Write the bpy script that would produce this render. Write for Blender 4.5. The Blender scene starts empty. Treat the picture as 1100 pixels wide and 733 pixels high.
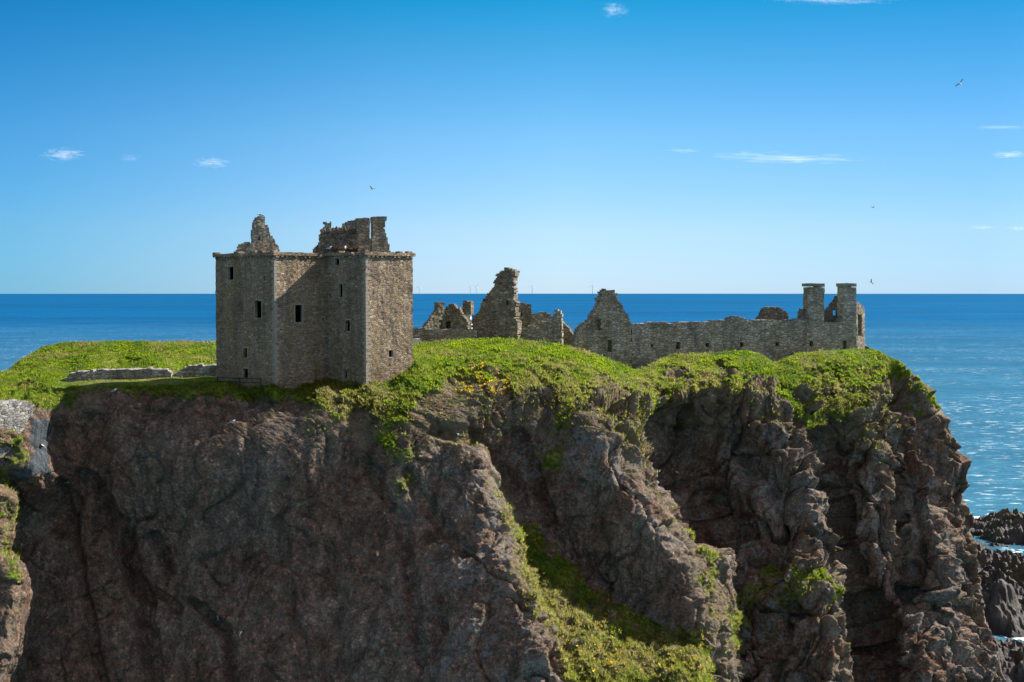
import bpy, math, random
import numpy as np
from mathutils import Vector, Matrix

random.seed(7); rng = np.random.default_rng(11)
scn = bpy.context.scene
col = scn.collection

# ------------------------------------------------------------------ camera
F = 1300.0                      # focal length in photo pixels (photo 1100 x 733)
CW, CH = 1100.0, 733.0
EYE = 58.0
HOR = 313.1                     # photo row of eye level
PITCH = math.atan((CH/2-HOR)/F)
cam = bpy.data.cameras.new('camera'); camo = bpy.data.objects.new('camera', cam); col.objects.link(camo)
cam.sensor_width = 36.0; cam.lens = 36.0*F/CW
cam.clip_start = 1.0; cam.clip_end = 200000.0
camo.location = (0, 0, EYE); camo.rotation_euler = (math.pi/2-PITCH, 0, 0)
scn.camera = camo
cp, sp = math.cos(PITCH), math.sin(PITCH)

def at(px, py, Y):
    """world point seen at photo pixel (px,py) at depth Y (arrays welcome)"""
    a = (np.asarray(px, float)-CW/2)/F; b = -(np.asarray(py, float)-CH/2)/F
    dy = cp + b*sp; dz = -sp + b*cp
    t = np.asarray(Y, float)/dy
    return np.stack(np.broadcast_arrays(a*t, np.asarray(Y, float)+0*t, EYE+dz*t), -1)
def atv(px, py, Y): return Vector(at(px, py, Y).tolist())

# ------------------------------------------------------------------ noise
_perm = rng.permutation(256); _perm = np.concatenate([_perm]*3)
_grad = rng.normal(size=(256, 3)); _grad /= np.linalg.norm(_grad, axis=1)[:, None]
def perlin(p):
    p = np.asarray(p, float); i = np.floor(p).astype(int); f = p-i; i &= 255
    u = f*f*f*(f*(f*6-15)+10); out = 0
    for dx in (0, 1):
        wx = u[..., 0] if dx else 1-u[..., 0]
        for dy in (0, 1):
            wy = u[..., 1] if dy else 1-u[..., 1]
            for dz in (0, 1):
                wz = u[..., 2] if dz else 1-u[..., 2]
                h = _perm[_perm[_perm[(i[..., 0]+dx) & 255]+((i[..., 1]+dy) & 255)]+((i[..., 2]+dz) & 255)]
                g = _grad[h]
                out = out + wx*wy*wz*(g[..., 0]*(f[..., 0]-dx)+g[..., 1]*(f[..., 1]-dy)+g[..., 2]*(f[..., 2]-dz))
    return out*1.6
def fbm(p, o=4, g=.5):
    s = 0; a = 1
    for k in range(o): s = s+a*perlin(np.asarray(p)*2**k+k*17.3); a *= g
    return s
def worley(p):
    """F1, F2, id of nearest, and the height of a tilted facet in the nearest cell"""
    fac = np.zeros(p.shape[:-1])
    i = np.floor(p).astype(int); f1 = np.full(p.shape[:-1], 9.); f2 = f1.copy(); idn = np.zeros(p.shape[:-1], int)
    for dx in (-1, 0, 1):
        for dy in (-1, 0, 1):
            for dz in (-1, 0, 1):
                c = i+np.array([dx, dy, dz]); k = c & 255
                h = _perm[_perm[_perm[k[..., 0]]+k[..., 1]]+k[..., 2]]
                q = c+0.5+_grad[h]*0.45
                d = np.sqrt(((p-q)**2).sum(-1))
                n = d < f1
                f2 = np.where(n, f1, np.minimum(f2, d)); idn = np.where(n, h, idn); f1 = np.where(n, d, f1)
                fac = np.where(n, ((p-q)*_grad[(h*7+13) & 255]).sum(-1), fac)
    return f1, f2, idn, fac
def sstep(a, b, x):
    t = np.clip((x-a)/(b-a), 0, 1); return t*t*(3-2*t)

# ------------------------------------------------------------------ materials
def mat(name):
    m = bpy.data.materials.new(name); m.use_nodes = True; nt = m.node_tree; nt.nodes.clear()
    o = nt.nodes.new('ShaderNodeOutputMaterial'); b = nt.nodes.new('ShaderNodeBsdfPrincipled')
    nt.links.new(b.outputs[0], o.inputs[0]); b.inputs['Roughness'].default_value = .9
    b.inputs['Specular IOR Level'].default_value = .15
    return m, nt, b
class NT:
    def __init__(s, nt): s.nt = nt
    def n(s, t, **k):
        x = s.nt.nodes.new(t)
        for a, v in k.items(): setattr(x, a, v)
        return x
    def set(s, inp, v):
        if isinstance(v, bpy.types.NodeSocket): s.nt.links.new(v, inp)
        else: inp.default_value = v
    def coords(s): return s.n('ShaderNodeTexCoord').outputs['Object']
    def pos(s): return s.n('ShaderNodeNewGeometry').outputs['Position']
    def map(s, v, scale=(1, 1, 1), rot=(0, 0, 0), loc=(0, 0, 0)):
        m = s.n('ShaderNodeMapping'); s.set(m.inputs[0], v); m.inputs['Scale'].default_value = scale
        m.inputs['Rotation'].default_value = rot; m.inputs['Location'].default_value = loc; return m.outputs[0]
    def noise(s, v, scale, detail=4, rough=.55, dist=0):
        x = s.n('ShaderNodeTexNoise'); s.set(x.inputs['Vector'], v); x.inputs['Scale'].default_value = scale
        x.inputs['Detail'].default_value = detail; x.inputs['Roughness'].default_value = rough; x.inputs['Distortion'].default_value = dist
        return x.outputs[0]
    def vor(s, v, scale, feature='F1', out=0, rnd=1):
        x = s.n('ShaderNodeTexVoronoi', feature=feature); s.set(x.inputs['Vector'], v); x.inputs['Scale'].default_value = scale
        x.inputs['Randomness'].default_value = rnd; return x.outputs[out]
    def ramp(s, v, stops):
        x = s.n('ShaderNodeValToRGB'); s.set(x.inputs[0], v); e = x.color_ramp.elements
        while len(e) < len(stops): e.new(.5)
        for el, (p, c) in zip(e, stops):
            el.position = p; el.color = (c, c, c, 1) if not hasattr(c, '__len__') else (*c, 1)
        return x.outputs[0]
    def mix(s, f, a, b, mode='MIX'):
        x = s.n('ShaderNodeMix', data_type='RGBA', blend_type=mode); s.set(x.inputs[0], f)
        for i, v in ((6, a), (7, b)):
            if isinstance(v, tuple): v = (*v, 1) if len(v) == 3 else v
            s.set(x.inputs[i], v)
        return x.outputs[2]
    def math(s, op, a, b=0.0, c=False):
        x = s.n('ShaderNodeMath', operation=op, use_clamp=c); s.set(x.inputs[0], a); s.set(x.inputs[1], b); return x.outputs[0]
    def attr(s, name): return s.n('ShaderNodeAttribute', attribute_name=name).outputs['Fac']
    def bump(s, h, strength, dist, prev=None):
        x = s.n('ShaderNodeBump'); s.set(x.inputs['Height'], h); x.inputs['Strength'].default_value = strength
        x.inputs['Distance'].default_value = dist
        if prev: s.set(x.inputs['Normal'], prev)
        return x.outputs[0]

def rock_color(t, p, warm=1.0):
    big = t.noise(p, .10, 5, .6)
    base = t.ramp(big, [(.34, (.158, .092, .066)), (.46, (.200, .130, .096)), (.56, (.220, .164, .126)), (.68, (.184, .150, .124))])
    med = t.noise(t.map(p, (1, 1, .55)), 1.1, 6, .65)
    base = t.mix(.8, base, t.ramp(med, [(.3, (.30, .30, .30)), (.5, (.95, .95, .95)), (.72, (1.7, 1.65, 1.55))]), 'MULTIPLY')
    stv = t.noise(t.map(p, (1, 1, .09), (0, .28, 0)), .55, 6, .65)
    base = t.mix(.75, base, t.ramp(stv, [(.33, (.50, .48, .50)), (.5, (1, 1, 1)), (.68, (1.45, 1.40, 1.36))]), 'MULTIPLY')
    for sc_, f_ in ((3.0, .35), (6.5, .5)):
        sp_ = t.n('ShaderNodeSeparateColor'); t.set(sp_.inputs[0], t.vor(p, sc_, 'F1', 1))
        base = t.mix(f_, base, t.ramp(sp_.outputs[0], [(0, (.45, .42, .42)), (.5, (.95, .95, .95)), (.82, (1.3, 1.25, 1.18)), (.96, (2.4, 2.3, 2.2))]), 'MULTIPLY')
    return base, med
def m_terrain():
    m, nt, b = mat('headland'); t = NT(nt); p = t.pos()
    rc, med = rock_color(t, p)
    # lichen: grey patches
    ln = t.noise(p, .42, 6, .7); lic = t.attr('lichen')
    lf = t.math('MULTIPLY', t.ramp(ln, [(.47, 0.), (.56, 1.)]), lic, True)
    lf = t.math('MULTIPLY', lf, t.ramp(t.noise(p, 2.6, 4, .7), [(.42, 0.), (.58, 1.)]))
    rc = t.mix(lf, rc, t.mix(t.noise(p, 5, 3), (.18, .175, .16), (.42, .42, .39)))
    # yellow lichen flecks
    yf = t.math('MULTIPLY', t.ramp(t.noise(p, .9, 5, .75), [(.60, 0.), (.68, 1.)]), t.math('MULTIPLY', lic, .6), True)
    rc = t.mix(yf, rc, (.26, .19, .05))
    dp = t.math('MULTIPLY', t.ramp(t.noise(t.map(p, (1, 1, .35)), 1.7, 4, .8), [(.69, 0.), (.72, .8)]), t.ramp(t.noise(p, .13, 3), [(.5, 0.), (.6, 1.)]))
    rc = t.mix(dp, rc, (.55, .54, .50))
    # dry / moss bloom
    mo = t.math('MULTIPLY', t.ramp(t.noise(p, .55, 6, .7), [(.47, 0.), (.60, .85)]), t.attr('moss'), True)
    rc = t.mix(mo, rc, t.mix(t.noise(p, 3, 3), (.035, .050, .016), (.11, .10, .045)))
    # soil
    so = t.attr('soil'); rc = t.mix(so, rc, t.mix(t.noise(p, 2.2, 5, .7), (.13, .085, .055), (.37, .30, .195)))
    sc_ = t.ramp(t.noise(t.map(p, (2, 2, .25)), 1.2, 6, .65), [(.3, (.030, .038, .045)), (.5, (.075, .092, .105)), (.7, (.15, .17, .185))])
    rc = t.mix(t.ramp(t.attr('slate'), [(.3, 0.), (.7, .95)]), rc, sc_)
    # grass
    gn = t.noise(p, .22, 5, .6); gf = t.noise(p, 2.4, 5, .7)
    gc = t.ramp(gn, [(.35, (.060, .120, .010)), (.48, (.120, .200, .014)), (.60, (.20, .245, .025)), (.72, (.26, .25, .05))])
    gc = t.mix(t.attr('dry'), gc, t.mix(gf, (.12, .105, .04), (.30, .25, .12)))
    gc = t.mix(.9, gc, t.ramp(t.noise(p, .75, 4, .6), [(.33, (.42, .50, .5)), (.5, (1, 1, 1)), (.66, (1.35, 1.25, 1.2))]), 'MULTIPLY')
    gc = t.mix(.8, gc, t.ramp(gf, [(.3, (.35, .40, .35)), (.5, (1, 1, 1)), (.7, (1.5, 1.45, 1.3))]), 'MULTIPLY')
    g = t.attr('grass')
    g2 = t.ramp(t.math('ADD', g, t.math('MULTIPLY', t.math('SUBTRACT', t.noise(p, 1.6, 6, .75), .5), .9)), [(.42, 0.), (.56, 1.)])
    c = t.mix(g2, rc, gc); t.set(b.inputs['Base Color'], c)
    h1 = t.bump(t.noise(p, 1.3, 8, .68), .9, .55)
    h2 = t.bump(t.vor(p, 3.0), .7, .25, h1)
    h3 = t.bump(t.noise(p, 5, 6, .75), 1.0, .26, h2)
    t.set(b.inputs['Normal'], h3); b.inputs['Roughness'].default_value = .95
    return m
def m_searock():
    m, nt, b = mat('sea_rock'); t = NT(nt); p = t.pos()
    c = t.ramp(t.noise(p, .25, 7, .7), [(.35, (.035, .028, .026)), (.5, (.075, .060, .052)), (.66, (.15, .125, .10))])
    z = t.n('ShaderNodeSeparateXYZ'); t.set(z.inputs[0], p)
    low = t.math('SUBTRACT', 1.0, t.math('DIVIDE', z.outputs[2], 3.0), True)
    c = t.mix(low, c, (.018, .017, .016))
    g = t.math('MULTIPLY', t.ramp(t.noise(p, .12, 5), [(.5, 0.), (.6, 1.)]), t.math('DIVIDE', z.outputs[2], 11.0, True), True)
    c = t.mix(g, c, (.09, .075, .03))
    t.set(b.inputs['Base Color'], c); b.inputs['Roughness'].default_value = .7; b.inputs['Specular IOR Level'].default_value = .4
    t.set(b.inputs['Normal'], t.bump(t.noise(p, .9, 8, .7), .9, .8)); return m
def m_stone(name, stops, orange=.5, mott=1.0, sc=1.0, relief=.10, grey=.4):
    m, nt, b = mat(name); t = NT(nt); p = t.pos()
    wob = t.n('ShaderNodeVectorMath', operation='MULTIPLY_ADD')
    nz = t.n('ShaderNodeTexNoise'); t.set(nz.inputs['Vector'], p); nz.inputs['Scale'].default_value = 1.2
    t.set(wob.inputs[0], nz.outputs['Color']); wob.inputs[1].default_value = (.35, .35, .2); t.set(wob.inputs[2], p)
    q = t.map(wob.outputs[0], (1.75*sc, 1.75*sc, 3.1*sc))
    cell = t.vor(q, 1.0, 'F1', 1, .85); edge = t.vor(q, 1.0, 'DISTANCE_TO_EDGE', 0, .85)
    sep = t.n('ShaderNodeSeparateColor'); t.set(sep.inputs[0], cell)
    c = t.ramp(sep.outputs[0], stops)
    c = t.mix(.75, c, t.ramp(t.noise(p, .33, 6, .65), [(.3, (.45, .43, .42)), (.5, (1, 1, 1)), (.7, (1.35, 1.32, 1.25))]), 'MULTIPLY')
    # weather stains running down the wall
    st = t.noise(t.map(p, (1, 1, .12)), .8, 5, .6)
    c = t.mix(.7, c, t.ramp(st, [(.32, (.45, .44, .43)), (.5, (1, 1, 1)), (.72, (1.2, 1.17, 1.1))]), 'MULTIPLY')
    of = t.math('MULTIPLY', t.ramp(t.noise(t.map(p, (1, 1, .35)), .38, 6, .7), [(.48, 0.), (.64, 1.)]), orange)
    c = t.mix(of, c, (.26, .175, .045))
    gf = t.math('MULTIPLY', t.ramp(t.noise(p, 1.9, 6, .75), [(.54, 0.), (.64, 1.)]), grey)
    c = t.mix(gf, c, (.36, .35, .32))
    mor = t.ramp(edge, [(.02, 0.), (.10, 1.)])
    c = t.mix(mor, t.mix(.4, c, (.24, .21, .175)), c)
    fine = t.noise(p, 9, 4, .7)
    c = t.mix(.5, c, t.ramp(fine, [(.3, (.55, .55, .55)), (.7, (1.4, 1.4, 1.4))]), 'MULTIPLY')
    t.set(b.inputs['Base Color'], c)
    hgt = t.math('ADD', t.math('MULTIPLY', mor, .6), t.math('MULTIPLY', sep.outputs[1], .8))
    h = t.bump(hgt, 1.0, relief); h = t.bump(fine, .6, .05, h); t.set(b.inputs['Normal'], h)
    return m
def m_plain(name, c, rough=.8, var=.25, scale=3, spec=.2):
    m, nt, b = mat(name); t = NT(nt); p = t.pos()
    n = t.noise(p, scale, 5, .6)
    t.set(b.inputs['Base Color'], t.mix(n, tuple(x*(1-var) for x in c), tuple(min(1, x*(1+var)) for x in c)))
    b.inputs['Roughness'].default_value = rough; b.inputs['Specular IOR Level'].default_value = spec
    t.set(b.inputs['Normal'], t.bump(n, .3, .05)); return m
def m_leaf(name, a, b_, c_, trans=.25):
    m, nt, b = mat(name); t = NT(nt)
    ca = t.n('ShaderNodeAttribute', attribute_name='tone').outputs['Fac']
    col_ = t.ramp(ca, [(0, a), (.5, b_), (1, c_)]); t.set(b.inputs['Base Color'], col_); b.inputs['Roughness'].default_value = .7
    nv = t.n('ShaderNodeAttribute', attribute_name='nrm').outputs['Vector']; t.set(b.inputs['Normal'], nv)
    tr = t.n('ShaderNodeBsdfTranslucent'); t.set(tr.inputs[0], col_)
    mx = t.n('ShaderNodeMixShader'); mx.inputs[0].default_value = trans
    nt.links.new(b.outputs[0], mx.inputs[1]); nt.links.new(tr.outputs[0], mx.inputs[2])
    o = [n for n in nt.nodes if n.type == 'OUTPUT_MATERIAL'][0]; nt.links.new(mx.outputs[0], o.inputs[0])
    return m
def m_sea():
    m, nt, b = mat('sea'); t = NT(nt); p = t.pos()
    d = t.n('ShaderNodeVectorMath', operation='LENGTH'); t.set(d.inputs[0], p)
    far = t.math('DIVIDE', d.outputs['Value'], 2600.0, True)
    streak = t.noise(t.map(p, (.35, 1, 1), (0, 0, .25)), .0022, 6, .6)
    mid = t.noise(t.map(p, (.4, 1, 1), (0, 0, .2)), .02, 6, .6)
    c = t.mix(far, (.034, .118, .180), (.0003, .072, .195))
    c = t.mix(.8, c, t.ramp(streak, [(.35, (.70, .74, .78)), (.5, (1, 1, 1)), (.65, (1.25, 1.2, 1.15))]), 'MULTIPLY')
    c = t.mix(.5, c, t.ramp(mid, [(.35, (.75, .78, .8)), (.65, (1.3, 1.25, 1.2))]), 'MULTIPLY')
    fine = t.noise(t.map(p, (.45, 1, 1), (0, 0, .3)), .16, 6, .7)
    c = t.mix(.8, c, t.ramp(fine, [(.35, (.62, .68, .72)), (.5, (1, 1, 1)), (.65, (1.5, 1.4, 1.32))]), 'MULTIPLY')
    # whitecaps, then near flecks that also paint in sun sparkle
    wc = t.ramp(t.noise(t.map(p, (.35, 1, 1), (0, 0, .3)), .09, 5, .75), [(.735, 0.), (.76, .8)])
    c = t.mix(wc, c, (.75, .8, .82))
    wc_glints = t.math('MULTIPLY', t.ramp(t.noise(t.map(p, (.4, 1, 1), (0, 0, .3)), .33, 4, .7), [(.57, 0.), (.64, .9)]), t.ramp(t.noise(p, .012, 3), [(.45, 0.), (.6, 1.)]))
    c = t.mix(t.math('MULTIPLY', wc_glints, t.math('SUBTRACT', 1.0, far)), c, (.70, .78, .82))
    b1 = t.bump(t.noise(t.map(p, (.45, 1, 1), (0, 0, .35)), .10, 4, .6), .9, 3.0)
    b2 = t.bump(t.noise(t.map(p, (.6, 1, 1), (0, 0, -.2)), .55, 5, .65), .8, .55, b1)
    df = t.n('ShaderNodeBsdfDiffuse'); t.set(df.inputs[0], c)
    gl = t.n('ShaderNodeBsdfGlossy'); gl.inputs['Roughness'].default_value = .48; t.set(gl.inputs['Normal'], b2)
    gl.inputs[0].default_value = (.34, .85, 1, 1)
    mx = t.n('ShaderNodeMixShader'); mx.inputs[0].default_value = .07
    nt.links.new(df.outputs[0], mx.inputs[1]); nt.links.new(gl.outputs[0], mx.inputs[2])
    o = [n for n in nt.nodes if n.type == 'OUTPUT_MATERIAL'][0]; nt.links.new(mx.outputs[0], o.inputs[0])
    return m
M = {}
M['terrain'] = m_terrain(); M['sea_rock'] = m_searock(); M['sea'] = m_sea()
keepstops = [(0, (.195, .135, .09)), (.35, (.27, .19, .125)), (.6, (.32, .24, .16)), (.82, (.27, .185, .12)), (1, (.41, .33, .235))]
M['keep'] = m_stone('keep_stone', keepstops, .35, relief=.13, grey=.25, sc=1.3)
greystops = [(0, (.22, .195, .16)), (.4, (.33, .295, .24)), (.7, (.385, .345, .285)), (1, (.48, .44, .375))]
M['grey'] = m_stone('ruin_stone', greystops, .30, relief=.16, grey=.35)
darkstops = [(0, (.125, .105, .085)), (.4, (.20, .17, .135)), (.7, (.25, .21, .165)), (1, (.34, .295, .24))]
M['dark'] = m_stone('dark_ruin_stone', darkstops, .30, relief=.18, grey=.25)
palestops = [(0, (.20, .18, .155)), (.4, (.30, .27, .235)), (.7, (.38, .35, .31)), (1, (.48, .45, .40))]
M['pale'] = m_stone('pale_stone', palestops, .12, relief=.14, grey=.5, sc=1.15)
M['dressed'] = m_plain('dressed_stone', (.29, .24, .185), .9, .35, 4)
M['white'] = m_plain('limewash', (.62, .62, .60), .85, .12, 2)
M['iron'] = m_plain('dark_rail', (.03, .028, .026), .7, .2, 5)
M['turbine'] = m_plain('turbine_paint', (.75, .78, .80), .6, .02, .01)
M['gull_white'] = m_plain('gull_white', (.78, .78, .76), .8, .05, 8)
M['gull_grey'] = m_plain('gull_grey', (.20, .21, .22), .8, .1, 8)
M['gull_black'] = m_plain('gull_black', (.03, .03, .03), .8, .1, 8)
M['beak'] = m_plain('gull_beak', (.55, .35, .05), .6, .1, 8)
M['foam'] = m_plain('foam', (.62, .68, .70), .8, .35, .9)
M['blade'] = m_leaf('grass_blades', (.085, .160, .008), (.215, .295, .014), (.40, .37, .11), .45)
M['herb'] = m_leaf('herb_leaves', (.070, .150, .006), (.185, .310, .008), (.32, .41, .020), .45)
M['flower'] = m_leaf('yellow_petals', (.55, .38, .02), (.65, .46, .02), (.70, .55, .05), .2)

# ------------------------------------------------------------------ mesh helpers
def tag(o, label=None, cat=None, group=None, kind=None):
    if label: o['label'] = label
    if cat: o['category'] = cat
    if group: o['group'] = group
    if kind: o['kind'] = kind
    return o
def empty(name, loc=(0, 0, 0)):
    o = bpy.data.objects.new(name, None); col.objects.link(o); o.location = loc; o.empty_display_size = .5
    return o
def mesh_np(name, V, Fq, m, parent=None, smooth=False, attrs=None, mats=None, mi=None):
    V = np.asarray(V, np.float32).reshape(-1, 3); me = bpy.data.meshes.new(name)
    Fq = np.asarray(Fq, np.int32); k = Fq.shape[1]
    me.vertices.add(len(V)); me.vertices.foreach_set('co', V.ravel())
    me.loops.add(Fq.size); me.loops.foreach_set('vertex_index', Fq.ravel())
    me.polygons.add(len(Fq)); me.polygons.foreach_set('loop_start', np.arange(0, Fq.size, k, dtype=np.int32))
    me.polygons.foreach_set('loop_total', np.full(len(Fq), k, np.int32))
    me.polygons.foreach_set('use_smooth', np.full(len(Fq), smooth, bool))
    for x in (mats or [m]): me.materials.append(x)
    if mi is not None: me.polygons.foreach_set('material_index', np.asarray(mi, np.int32))
    me.update(calc_edges=True)
    for a, v in (attrs or {}).items():
        at_ = me.attributes.new(a, 'FLOAT', 'POINT'); at_.data.foreach_set('value', np.asarray(v, np.float32).ravel())
    o = bpy.data.objects.new(name, me); col.objects.link(o)
    if parent:
        o.parent = parent; o.matrix_parent_inverse = Matrix.Translation(parent.location).inverted()
    return o
class MB:
    def __init__(s): s.v = []; s.f = []; s.m = []
    def poly_prism(s, base, top, m=0):
        n = len(base); k = len(s.v); s.v += [tuple(p) for p in base]+[tuple(p) for p in top]
        s.f += [tuple(range(k+n-1, k-1, -1)), tuple(range(k+n, k+2*n))]+[(k+i, k+(i+1) % n, k+n+(i+1) % n, k+n+i) for i in range(n)]
        s.m += [m]*(n+2)
    def box(s, c, ux, uy, uz, m=0):
        c = Vector(c); ux, uy, uz = Vector(ux)/2, Vector(uy)/2, Vector(uz)/2
        q = [(-1, -1), (1, -1), (1, 1), (-1, 1)]
        s.poly_prism([c+ux*a+uy*b-uz for a, b in q], [c+ux*a+uy*b+uz for a, b in q], m)
    def tube(s, pts, rad, n=8, m=0, squash=(1, 1)):
        k = len(s.v); pts = [Vector(p) for p in pts]
        for i, p in enumerate(pts):
            d = (pts[min(i+1, len(pts)-1)]-pts[max(i-1, 0)]).normalized()
            a = d.cross(Vector((0, 0, 1))) if abs(d.z) < .95 else d.cross(Vector((1, 0, 0)))
            a.normalize(); b = a.cross(d)
            for j in range(n):
                t = 2*math.pi*j/n; s.v.append(tuple(p+a*math.cos(t)*rad[i]*squash[0]+b*math.sin(t)*rad[i]*squash[1]))
        for i in range(len(pts)-1):
            for j in range(n):
                s.f.append((k+i*n+j, k+i*n+(j+1) % n, k+(i+1)*n+(j+1) % n, k+(i+1)*n+j)); s.m.append(m)
        s.f.append(tuple(range(k+n-1, k-1, -1))); e = k+(len(pts)-1)*n; s.f.append(tuple(range(e, e+n))); s.m += [m, m]
    def build(s, name, mats, parent=None, smooth=False):
        me = bpy.data.meshes.new(name); me.from_pydata(s.v, [], s.f)
        for x in (mats if isinstance(mats, list) else [mats]): me.materials.append(x)
        me.polygons.foreach_set('material_index', s.m); me.polygons.foreach_set('use_smooth', [smooth]*len(s.f)); me.update()
        o = bpy.data.objects.new(name, me); col.objects.link(o)
        if parent:
            o.parent = parent
            o.matrix_parent_inverse = Matrix.Translation(parent.location).inverted()
        return o
def inpoly(x, y, poly):
    r = np.zeros(np.shape(x), bool); n = len(poly)
    for i in range(n):
        x0, y0 = poly[i]; x1, y1 = poly[(i+1) % n]
        if y0 == y1: continue
        c = ((y0 > y) != (y1 > y)) & (x < (x1-x0)*(y-y0)/(y1-y0)+x0); r ^= c
    return r

# ------------------------------------------------------------------ the headland
CREST = [(-300, 401), (-20, 401), (8, 399), (25, 385), (45, 373), (65, 368.5), (100, 367), (130, 366), (170, 367.5), (200, 366.5), (232, 368), (300, 370),
         (400, 372), (445, 370), (470, 366), (520, 364), (560, 365), (600, 369), (640, 380), (665, 390), (682, 397), (694, 394), (712, 384), (730, 380), (760, 379), (800, 376.5),
         (818, 380), (831, 389), (842, 386), (858, 379), (885, 377), (920, 375), (940, 376)]
SIL = [(940, 376), (965, 388), (986, 405), (1004, 430), (1021, 455), (1035, 480), (1042, 520), (1047, 560), (1051, 600), (1056, 640), (1060, 690), (1074, 733), (1100, 820)]
CX, CY = np.array(CREST, float).T; SX, SY = np.array(SIL, float).T
CTRL = [(-60,398,150),(10,396,158),(40,376,165),(65,368,166),(130,365,166),(232,366,167),(30,398,149),(75,397,150),(130,397,150),(200,395,152),(232,398,150),
 (0,404,140),(60,406,142),(100,412,138),(180,412,138),(230,412,136.5),(-60,404,138),
 (0,425,124),(-60,425,123),(50,434,126),(90,427,129),(130,420,131),(200,421,131.5),(295,422,131.5),(350,421,132.5),(393,416,134.5),(300,405,150),(380,400,146),(300,370,176),(400,372,170),
 (0,490,117),(37,440,122),(20,480,119),(-60,490,116),(45,500,121.5),(45,518,121),(45,545,127.5),(20,520,121),(0,545,127),(0,600,126.5),(0,733,123),(-60,600,127),(-60,733,124),(32,600,126.8),(30,700,124.3),(-300,425,118),(-300,733,118),(-300,398,145),
 (60,470,128.5),(75,540,130.5),(75,620,128),(75,733,124),
 (100,450,130.5),(150,440,131),(150,580,129.5),(150,733,125),(220,440,131),(220,580,128),(220,733,122.5),(300,440,131),(300,580,125.5),(300,733,119),(380,440,132),(380,500,129.5),(380,600,125),(380,733,117.5),(450,440,132),(450,520,128),(450,620,122.5),(450,733,115.5),
 (445,370,157),(480,365,158),(520,364,157),(560,365,157),(600,369,157),(640,380,156),(665,390,156),(690,396,157),(443,386,142),(400,412,136),(480,385,147),(520,385,147),(560,388,147),(600,392,148),(640,402,148),
 (470,405,138.5),(520,405,139.5),(560,408,140.5),(600,412,141.5),(640,420,143),(680,425,147),(470,420,135),(520,420,136),(560,425,138),(600,430,140),
 (720,382,163),(760,379,164),(800,377,165),(830,389,163),(875,377,168),(920,375,171),(940,376,173),
 (700,405,154),(740,400,157),(790,400,158),(830,405,159),(880,400,161),(920,395,166),(950,400,166),(740,420,152.5),(790,418,153.5),(840,430,154.5),(880,445,157),(930,435,160),(970,420,165),
 (535,520,138),(560,560,134),(600,600,132),(640,640,129),(700,670,126),(745,690,123.5),(560,620,124.5),(620,680,119.5),(660,700,119),(705,715,118.5),(650,670,122.3),(600,640,124),(620,733,113.5),(700,733,115),(760,733,116),(755,712,118.5),(560,480,139),(620,480,140),(590,450,141.5),
 (720,480,152),(760,500,153),(770,560,151),(790,620,147),(800,680,142),(800,733,138),(740,450,153),(800,470,152.5),(840,480,153),
 (900,480,161),(920,560,158.5),(935,640,153),(945,733,147),(960,480,163),(1000,560,160),(1040,700,152),
 (0,820,120),(75,820,119),(220,820,118),(380,820,112),(450,820,110),(620,820,106),(760,820,109),(800,820,132),(945,820,140),(1080,820,140)]
C = np.array(CTRL, float)
def rbf_fit(C):
    d = np.hypot(C[:, None, 0]-C[None, :, 0], C[:, None, 1]-C[None, :, 1])
    return np.linalg.solve(d+1e-6, C[:, 2]-130)
_w = rbf_fit(C)
def rbf(px, py):
    s = np.full(px.shape, 130.)
    for (x, y, _), w in zip(C, _w): s += w*np.sqrt((px-x)**2+(py-y)**2+9)
    return s
def body(px, py, sil, edge, dep, sL, strip, drop, top=.5):
    """a rock rib: crest edge, lit strip on its right, then a wall falling away"""
    ys = np.array([p[1] for p in sil], float); xs = np.interp(py, ys, [p[0] for p in sil])
    xe = np.interp(py, [p[1] for p in edge], [p[0] for p in edge]); de = np.interp(py, [p[0] for p in dep], [p[1] for p in dep])
    wob = 2.2*perlin(np.stack([py*.045, px*.004, px*0+sil[0][0]*.37], -1))+1.2*perlin(np.stack([py*.13, px*.004, px*0+sil[0][0]*.7], -1))
    xs = xs+wob; xe = xe+wob*1.3+6*perlin(np.stack([py*.028, px*.006, px*0+sil[0][0]*.11], -1))+3*perlin(np.stack([py*.10, px*.02, px*0+sil[0][0]*.21], -1))
    rnd_ = lambda d: .5*(d+np.sqrt(d*d+12.**2))
    D = de+(rnd_(xe-px)-3)*sL+(rnd_(px-xe)-3)*strip+np.clip(px-xs, 0, None)*drop
    return D+np.clip(ys[0]-py, 0, None)*top+np.clip(ys[0]+25-py, 0, 25)*.05
def smin(a, b, k=.7):
    h = np.clip(.5+.5*(b-a)/k, 0, 1); return b*(1-h)+a*h-k*h*(1-h)
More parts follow.
